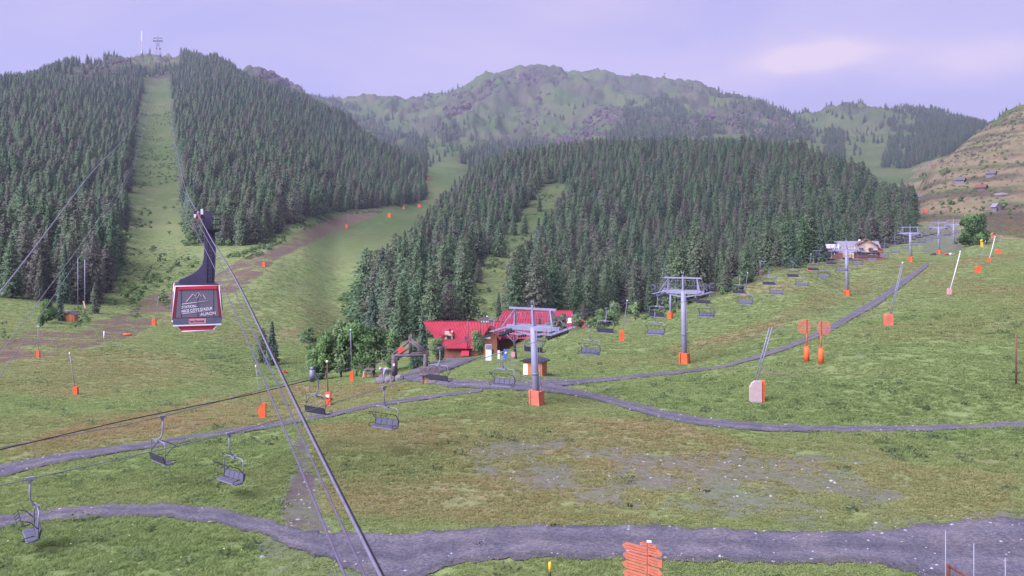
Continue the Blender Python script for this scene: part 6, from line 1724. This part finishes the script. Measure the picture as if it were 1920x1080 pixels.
# ---------------------------------------------------------------- pale chalet with terrace
def chalet_pale():
    Y = 262.0; k = K(Y); o = at(1625, 486, Y)
    root = empty('pale_gabled_chalet', o, -.36, 'cream gabled chalet with grey roof and red terrace beyond the third tower', 'chalet')
    def q(px, py): return ((px - 1625) * k, (486 - py) * k)
    def prism(pts, d, y, name, mat, parent=root): m = MB(); m.prism([q(*p) for p in pts], d, Matrix.Translation((0, y, 0))); return m.build(name, mat, parent)
    wl = prism([(1603, 500), (1645, 500), (1645, 461), (1624, 451), (1603, 461)], 6, 3.4, 'gable_wall', CREAM)
    for i in range(5): x0, z0 = q(1604, 474 - i * 3.2); x1, _ = q(1644, 0); m = MB(); m.box(((x0 + x1) / 2, .37, z0), ((x1 - x0) * (1 - i * .1), .05, .04)); m.build('board_joint', PLANK, wl)
    for px in (1615.5, 1632):
        x, z = q(px, 467.5); m = MB(); m.box((x, .36, z), (7 * k, .08, 4.6 * k)); w = m.build('window', GLASS, root)
        m = MB()
        for s in (-1, 1): m.box((x + s * 3.6 * k, .30, z), (.10, .08, 5.2 * k))
        for s in (-1, 1): m.box((x, .30, z + s * 2.5 * k), (7.3 * k, .08, .10))
        m.box((x, .30, z), (.08, .08, 4.6 * k)); m.build('window_frame', WOOD, w)
    for a, b in (((1604, 460), (1624, 449)), ((1646, 461.5), (1624, 449))):
        xa, za = q(*a); xb, zb = q(*b); m = MB(); m.beam((xa, 3.2, za), (xb, 3.2, zb), 7.2, .22, up=(0, 1, 0)) if False else m.add([(xa, -.5, za), (xb, -.5, zb), (xb, 7, zb), (xa, 7, za), (xa, -.5, za + .3), (xb, -.5, zb + .3), (xb, 7, zb + .3), (xa, 7, za + .3)], [(0, 1, 2, 3), (7, 6, 5, 4), (0, 4, 5, 1), (1, 5, 6, 2), (2, 6, 7, 3), (3, 7, 4, 0)]); m.build('roof', WOOD, root)
    # long rear range with grey roof
    m = MB(); xa, za = q(1568, 468); xb, zb = q(1648, 452); xm = q(1648, 0)[0]
    m.add([(xa, 5, q(0, 468)[1]), (xm + .6, 5, q(0, 466)[1]), (xm - .2, 9, zb), (xa + .8, 9, zb), (xa, 5.0, q(0, 468)[1] - .2), (xm + .6, 5.0, q(0, 466)[1] - .2), (xm - .2, 9, zb - .2), (xa + .8, 9, zb - .2)], [(0, 1, 2, 3), (7, 6, 5, 4), (0, 4, 5, 1), (1, 5, 6, 2), (2, 6, 7, 3), (3, 7, 4, 0)])
    m.add([(xa + .8, 9, zb), (xm - .2, 9, zb), (xm + .6, 13, q(0, 466)[1]), (xa, 13, q(0, 468)[1])], [(0, 1, 2, 3)]); m.build('long_roof', SLATE, root)
    m = MB(); x0 = q(1570, 0)[0]; m.box(((x0 + xm) / 2, 9, q(0, 480)[1]), (xm - x0, 7.4, 4.6)); m.build('rear_wall', CREAM, root)
    m = MB(); x, z = q(1613, 451); m.box((x, 9, z + .1), (.6, .6, .5)); m.build('roof_vent', WHITE, root)
    # white balcony block and red stair house on the left
    prism([(1552, 466), (1577, 466), (1577, 458), (1552, 458)], .3, 2.6, 'white_fascia', WHITE); prism([(1553.5, 474), (1577, 474), (1577, 460), (1553.5, 460)], 3, 4.3, 'glazed_front', GLASS)
    for px in (1552.5, 1560, 1568, 1576): prism([(px - .6, 478), (px + .6, 478), (px + .6, 458), (px - .6, 458)], .25, 2.4, 'post', WHITE)
    prism([(1550, 472), (1562, 472), (1562, 466.5), (1550, 466.5)], 2, 1.6, 'red_box', TERR)
    prism([(1561, 484), (1583, 486), (1583, 474), (1576, 473), (1568, 478), (1561, 480)], 1.2, -.2, 'red_stair_wall', TERR)
    # terrace: deck, black awning, posts, balusters
    x0, z0 = q(1590, 484); x1, _ = q(1656, 0); m = MB(); m.box(((x0 + x1) / 2, -1.2, z0 - .3), (x1 - x0, 4.2, .5)); dk = m.build('terrace_deck', TERR, root)
    m = MB(); m.box(((x0 + x1) / 2 - .5, -1.0, q(0, 473.5)[1]), (x1 - x0 - 2, 3.2, .22)); m.build('awning', BLACK, root)
    for i in range(9): x = x0 + (x1 - x0) * i / 8; m = MB(); m.box((x, -3.2, (z0 + q(0, 474)[1]) / 2), (.13, .13, q(0, 474)[1] - z0)); m.build('post', TERR if i % 2 else TERR, root)
    m = MB(); m.box(((x0 + x1) / 2, -3.28, z0 + .95), (x1 - x0, .08, .10)); m.box(((x0 + x1) / 2, -3.28, z0 + .5), (x1 - x0, .06, .08)); m.build('rail', TERR, root)
    for i in range(44): m = MB(); m.box((x0 + (x1 - x0) * (i + .5) / 44, -3.27, z0 + .5), (.07, .05, .9)); m.build('baluster', TERR, root)
    m = MB(); m.box(((x0 + x1) / 2, -1.2, z0 - 2.2), (x1 - x0 - .3, 3.9, 3.6)); m.build('terrace_base', STONE, root)
    # eave wing on the right
    m = MB(); xa, za = q(1642, 461); xb, zb = q(1655, 469); m.add([(xa, 0, za), (xb, 0, zb), (xb, 5, zb), (xa, 5, za), (xa, 0, za - .2), (xb, 0, zb - .2), (xb, 5, zb - .2), (xa, 5, za - .2)], [(3, 2, 1, 0), (4, 5, 6, 7), (0, 1, 5, 4), (1, 2, 6, 5), (2, 3, 7, 6), (3, 0, 4, 7)]); m.build('wing_roof', WOOD, root)
    m = MB(); m.box((q(1649, 0)[0], 2.6, q(0, 476)[1]), (1.6, 4.2, 3)); m.build('wing_wall', WOOD, root)
chalet_pale()
def low_shed():
    Y = 270; k = K(Y); o = at(1543, 478, Y); root = empty('low_grey_shed', (o.x, o.y, min(o.z, hz(o.x, o.y))), 0, 'low grey roofed shed left of the pale chalet', 'shed')
    m = MB(); m.box((0, 2, 1.2), (14 * k, 4, 2.6)); m.build('wall', GREYW, root)
    m = MB(); m.add([(-9 * k, -.4, 1.9), (8 * k, -.4, 2.3), (7 * k, 4.4, 3.3), (-7 * k, 4.4, 3.1)], [(0, 1, 2, 3)]); m.add([(-9 * k, -.4, 1.75), (8 * k, -.4, 2.15), (7 * k, 4.4, 3.15), (-7 * k, 4.4, 2.95)], [(3, 2, 1, 0)]); m.build('roof', SLATE, root)
low_shed()
def car(px, py, w, mat, label, rz):
    p = hit(px, py); s = w * K(p.y) / 4.0
    root = empty('parked_car', p, rz, label, 'car', 'cars parked by the fifth tower'); root.scale = (s, s, s)
    m = MB(); m.prism([(-2, .35), (2, .35), (2.02, .8), (1.7, .95), (.95, 1.0), (.45, 1.5), (-1.2, 1.52), (-1.75, 1.05), (-2.02, .95)], 1.7); b = m.build('body', mat, root)
    m = MB(); m.prism([(.82, 1.02), (.42, 1.42), (-1.15, 1.44), (-1.6, 1.05)], 1.74); m.build('windows', GLASS, root)
    for x in (-1.25, 1.25):
        for y in (-.8, .8): m = MB(); m.disc((x, y, .33), (0, 1, 0), .33, .22, 12); wh = m.build('wheel', BLACK, root); m = MB(); m.disc((x, y * 1.15, .33), (0, 1, 0), .18, .05, 10); m.build('rim', GALV, wh)
    for y in (-.6, .6): m = MB(); m.box((2.01, y, .75), (.06, .3, .14)); m.build('headlight', WHITE, root)
car(1775, 479, 9, RED, 'small red car parked right of the fifth tower', .5)
car(1785, 478, 9.5, WHITE, 'small white car parked beside the red one', .35)
car(1750, 479, 11, DARKST, 'dark vehicle parked left of the fifth tower foot', 2.9)
# snow gun and hose box on posts, upper right
def snow_gun(px, py, pt, mat, label):
    p = hit(px, py); k = K(p.y); h = (py - pt) * k
    root = empty('snow_gun', p, 0, label, 'snow gun', 'snow guns at the upper right')
    m = MB(); m.box((0, 0, h * .33), (4 * k, .5, h * .68)); m.build('crash_pad', mat, root)
    m = MB(); m.tube([(0, 0, h * .6), (0, 0, h * .8)], .12, 6); m.build('stem', GALV, root)
    m = MB(); m.tube([(-2.6 * k, -.2, h * .86), (1.2 * k, .1, h * .88)], 1.9 * k, 12); m.build('barrel', mat, root)
    m = MB(); m.tube([(1.2 * k, .1, h * .88), (4.5 * k, .3, h * .90)], 1.7 * k, 10, True, 1.3 * k); m.build('fan_ring', BLACK, root)
snow_gun(1841, 463, 449, YELLOW, 'yellow snow gun on a padded post below the big round tree')
snow_gun(1861, 447, 437, FADED, 'red snow gun at the top of the pasture right of the round tree')

# ---------------------------------------------------------------- summit of the cable car
def pylon():
    Y = PY_; o = PYL.copy(); k = K(Y)
    root = empty('cable_car_pylon', o, 0, 'steel lattice pylon of the cable car on the summit', 'pylon')
    def leg(sx, sy): m = MB(); m.tube([(sx * 5.5 * k, sy * 4 * k, -2), (sx * 2.2 * k, sy * 2 * k, 24 * k)], .45, 4); m.tube([(sx * 2.2 * k, sy * 2 * k, 24 * k), (sx * 1.5 * k, sy * 1.5 * k, 41 * k)], .4, 4); return m.build('leg', MAST, root)
    for sx in (-1, 1):
        for sy in (-1, 1): leg(sx, sy)
    m = MB()
    for i in range(7):
        z0, z1 = i * 6 * k, (i + 1) * 6 * k; f = lambda z: np.interp(z / k, [0, 24, 42], [5.5, 2.2, 1.5]) * k
        m.tube([(-f(z0), -1, z0), (f(z1), -1, z1)], .22, 3); m.tube([(f(z0), -1, z0), (-f(z1), -1, z1)], .22, 3); m.tube([(-f(z1), -1, z1), (f(z1), -1, z1)], .22, 3)
    m.build('bracing', MAST, root)
    m = MB(); m.box((0, 0, 35 * k), (15 * k, 3, 1.6 * k)); m.box((-7.4 * k, 0, 35 * k), (1.4 * k, 5, 2.6 * k)); m.box((7.4 * k, 0, 35 * k), (1.4 * k, 5, 2.6 * k)); m.build('saddle_arm', DARKST, root)
    m = MB(); m.box((0, 0, 40.5 * k), (15 * k, 2, .8 * k)); m.box((-7 * k, 0, 40 * k), (1.5 * k, 3, 1.4 * k)); m.box((7 * k, 0, 40 * k), (1.5 * k, 3, 1.4 * k)); m.build('upper_arm', DARKST, root)
    m = MB(); m.tube([(0, 0, 40 * k), (0, 0, 48 * k)], .4, 4); m.build('spike', MAST, root)
    m = MB(); m.box((-2.8 * k, 0, 21 * k), (1.8 * k, 3, 3 * k)); m.build('red_panel', RED, root)
    m = MB(); m.box((4 * k, 0, 20.5 * k), (2 * k, 3, 3 * k)); m.build('cabin_landing', DARKST, root)
pylon()
def mast():
    o = hit(265.5, 97, 1500.0); Y = float(o.y); k = K(Y); h = CZ + (HOR - 58) * k - o.z
    root = empty('radio_mast', o, 0, 'thin guyed radio mast on the summit left of the pylon', 'mast')
    for i in range(8): m = MB(); m.box((0, 0, h * (i + .5) / 8), (1.5 * k * (1 if i > 5 else .75), 1.2, h / 8)); m.build('section', WHITE if i % 2 else PINKPAD, root)
    for s in (-1, 1): m = MB(); m.tube([(0, 0, h * .7), (s * 9 * k, 0, -1)], .12, 3); m.build('guy_wire', GALV, root)
    b = empty('summit_hut', hit(276, 94.5, 1500.0), 0, 'low dark building beside the radio mast on the summit', 'hut'); m = MB(); m.box((0, 0, .5 * k), (6 * k, 8, 2.4 * k)); m.build('wall', STONE, b); m = MB(); m.box((0, 0, 1.9 * k), (7 * k, 9, .5 * k)); m.build('roof', SLATE, b)
mast()
for px, py, w, h, lab in ((1173, 144, 11, 4, 'flat brown lift station on the far ridge saddle'), (1011, 131, 6, 4, 'tiny dark building on the highest far ridge'), (1532, 206, 8, 3, 'tiny hut on the grassy ridge at right')):
    p = hit(px, py + 3); k = K(p.y); b = empty('ridge_building', p, 0, lab, 'building')
    m = MB(); m.box((0, 0, h * k * .3), (w * k, 8, h * k)); m.build('wall', RUST if px == 1173 else GREYW, b); m = MB(); m.box((0, 0, h * k * .85), (w * k * 1.12, 10, h * k * .2)); m.build('roof', SLATE, b)
for px, py in ((1228, 145), (1246, 147), (1185, 147)):
    p = hit(px, py); k = K(p.y); b = empty('ridge_lift_mast', p, 0, 'tiny lift mast standing on the far skyline', 'lift mast', 'lift masts on the far skyline')
    m = MB(); m.tube([(0, 0, -2), (0, 0, 9 * k)], .5 * k, 5); m.build('pole', GREYW, b); m = MB(); m.box((0, 0, 9 * k), (5 * k, 2, .9 * k)); m.build('head', GREYW, b)

# ---------------------------------------------------------------- single plants one can point at
def bush(px, py, hp, kind, label, cat='bush', w=1.0, name='bush', group=None, Y=None):
    p = on(px, Y) if Y else hit(px, py); return plant(name, kind, px, py, hp * p.y / FOC, label, cat, group, w, p.y)
t = bush(1824, 460, 61, ROUND, 'big dense round tree right of the last lift towers', 'tree', 1.0, 'round_tree')
bush(1806, 459, 20, SHRUB[1], 'low bush skirting the left foot of the big round tree', w=1.0); bush(1838, 460, 24, SHRUB[0], 'low bush skirting the right foot of the big round tree')
bush(112, 602, 66, SPRUCE[1], 'lone spruce standing just left of the orange hut', 'tree', 1.0, 'spruce_tree')
bush(88, 606, 46, BROAD[0], 'leafy green tree left of the lone spruce by the hut', 'tree', 1.15, 'broadleaf_tree'); bush(76, 614, 28, BROAD[3], 'pale green bush at the left end of the hut thicket')
bush(178, 588, 60, LARCH[1], 'larch standing right of the hut behind the slim poles', 'tree', 1.0, 'larch_tree')
CH = [(640, 690, 92, BROAD[0], .85, 'broad leafy tree in the thicket left of the arch'), (668, 690, 86, BROAD[2], .95, 'biggest round leafy tree of the thicket left of the arch'), (702, 690, 78, BROAD[1], 1.0, 'leafy tree just behind the cow statue'),
      (736, 672, 66, BROAD[3], .95, 'light grey green poplar behind the arch'), (613, 696, 74, BROAD[3], .9, 'grey green leafy tree at the left of the thicket'), (590, 700, 52, BROAD[1], 1.0, 'dark low tree at the left end of the thicket'),
      (602, 668, 46, SPRUCE[0], 1.0, 'young spruce rising behind the left thicket'), (510, 686, 84, SPRUCE[2], 1.4, 'dark spruce left of the thicket by the cable'), (492, 680, 66, LARCH[2], 1.4, 'small larch beside the dark spruce in the left meadow'),
      (792, 672, 84, SPRUCE[0], 1.0, 'spruce between the arch and the red roof'), (777, 692, 64, SPRUCE[1], 1.2, 'dark spruce under the arch beam'), (825, 680, 42, BROAD[0], .85, 'bush before the left gable of the red chalet'),
      (895, 664, 44, BROAD[1], .9, 'bush between the red roof and its cross gable'), (1012, 646, 34, SPRUCE[2], 1.2, 'bush right of the nearest tower head before the annex'), (1036, 644, 32, BROAD[0], 1.0, 'bush in front of the red annex wall'),
      (1056, 640, 28, BROAD[3], 1.0, 'small bush at the right end of the annex wall'), (1082, 640, 26, SHRUB[2], .8, 'shrub at the right corner of the red annex'), (1094, 612, 50, LARCH[4], 1.2, 'small larch right of the red annex roof'),
      (1128, 618, 36, BROAD[1], 1.1, 'leafy bush behind the dark chair right of the annex'), (1150, 612, 44, BROAD[0], .9, 'bright leafy tree at the wood edge right of the annex'), (1192, 608, 30, SHRUB[0], .9, 'bush at the meadow edge left of the second tower'),
      (1300, 585, 48, BROAD[2], 1.0, 'bush behind the second tower head'), (1280, 588, 36, BROAD[1], 1.0, 'bush left of the second tower mast at the wood edge'), (1322, 572, 34, BROAD[0], 1.0, 'bush behind the chairs right of the second tower')]
for px, py, hp, kd, w, lab in CH:
    Y = {True: 118.0, False: None}[px < 720 and px > 570]
    if px in (736, 792, 779): Y = 125.0
    if px == 825: Y = 128.0
    if px == 895: Y = 140.0
    if 1000 < px < 1100: Y = 148.0
    if px >= 1128: Y = hit(px, 625).y * 1.25 if px < 1200 else hit(px, 600).y * 1.2
    if px == 1094: Y = 175.0
    if px >= 1280: Y = 225.0
    bush(px, py, hp * (1.2 if Y else 1), kd, lab, 'tree' if hp > 40 else 'bush', w, 'leafy_tree' if hp > 40 else 'bush', None, Y)
for px, py, hp, kd in [(230, 462, 30, 0), (285, 470, 10, 1), (355, 460, 26, 1), (556, 420, 12, 0), (567, 418, 14, 2), (270, 348, 6, 1), (262, 352, 5, 1), (290, 300, 4, 0), (330, 500, 14, 2), (250, 545, 12, 1), (235, 560, 14, 0), (300, 530, 9, 1), (316, 420, 6, 1), (212, 572, 12, 1), (1030, 560, 9, 1), (930, 575, 9, 1)]:
    bush(px, py, hp, SHRUB[kd], 'green bush on the grassy swath or bank beside the left woods', 'bush', 1.1, 'bush', 'bushes on the left slope')
random.seed(11)
BIG = [(1733, 336, 12), (1771, 328, 14, ), (1783, 384, 14), (1767, 384, 9), (1801, 378, 10), (1718, 387, 8), (1880, 394, 17), (1841, 396, 10), (1765, 402, 8), (1748, 394, 6), (1829, 357, 8), (1749, 362, 7), (1712, 360, 6), (1858, 404, 8), (1892, 403, 9), (1800, 320, 6), (1850, 315, 6), (1885, 300, 7), (1845, 285, 6)]
for px, py, hp in BIG: bush(px, py, hp, SHRUB[random.randrange(3)], f"{'large' if hp > 9 else 'middle sized'} dark bush {'high on the right hillside' if py < 345 else 'on the pasture left of the stone huts' if px < 1795 else 'near the steep gabled stone hut at right'}", 'bush', 1.0, 'bush', 'bushes on the right hillside')
cnt = 0
while cnt < 110:
    px = random.uniform(1690, 1920); py = random.uniform(200, 412)
    if py < 350 - (px - 1680) * .62 + 8: continue
    w_ = random.uniform(2.2, 5.5); bush(px, py, w_, SHRUB[random.randrange(3)], f"{'low' if w_ < 3.5 else 'rounded'} bush {'high on the right hillside above the stone huts' if py < 320 else 'among the stone huts on the right hillside' if py < 362 else 'at the foot of the right hillside near the steep gabled hut' if px > 1800 else 'at the foot of the right hillside near the lone pale hut'}", 'bush', random.uniform(.8, 1.5), 'bush', 'bushes on the right hillside'); cnt += 1

random.seed(5)
for i in range(46):
    px = 1815 + i * 2.45 + random.uniform(-1, 1); sky = float(np.interp(px, [1800, 1830, 1850, 1890, 1930], [232, 226, 214, 200, 192]))
    bush(px, sky + 2, random.uniform(6, 11), SPRUCE[i % 3], 'small conifer on the crest of the right hillside', 'tree', 1.1, 'conifer_tree', 'conifers along the right crest', Y=random.uniform(790, 860))
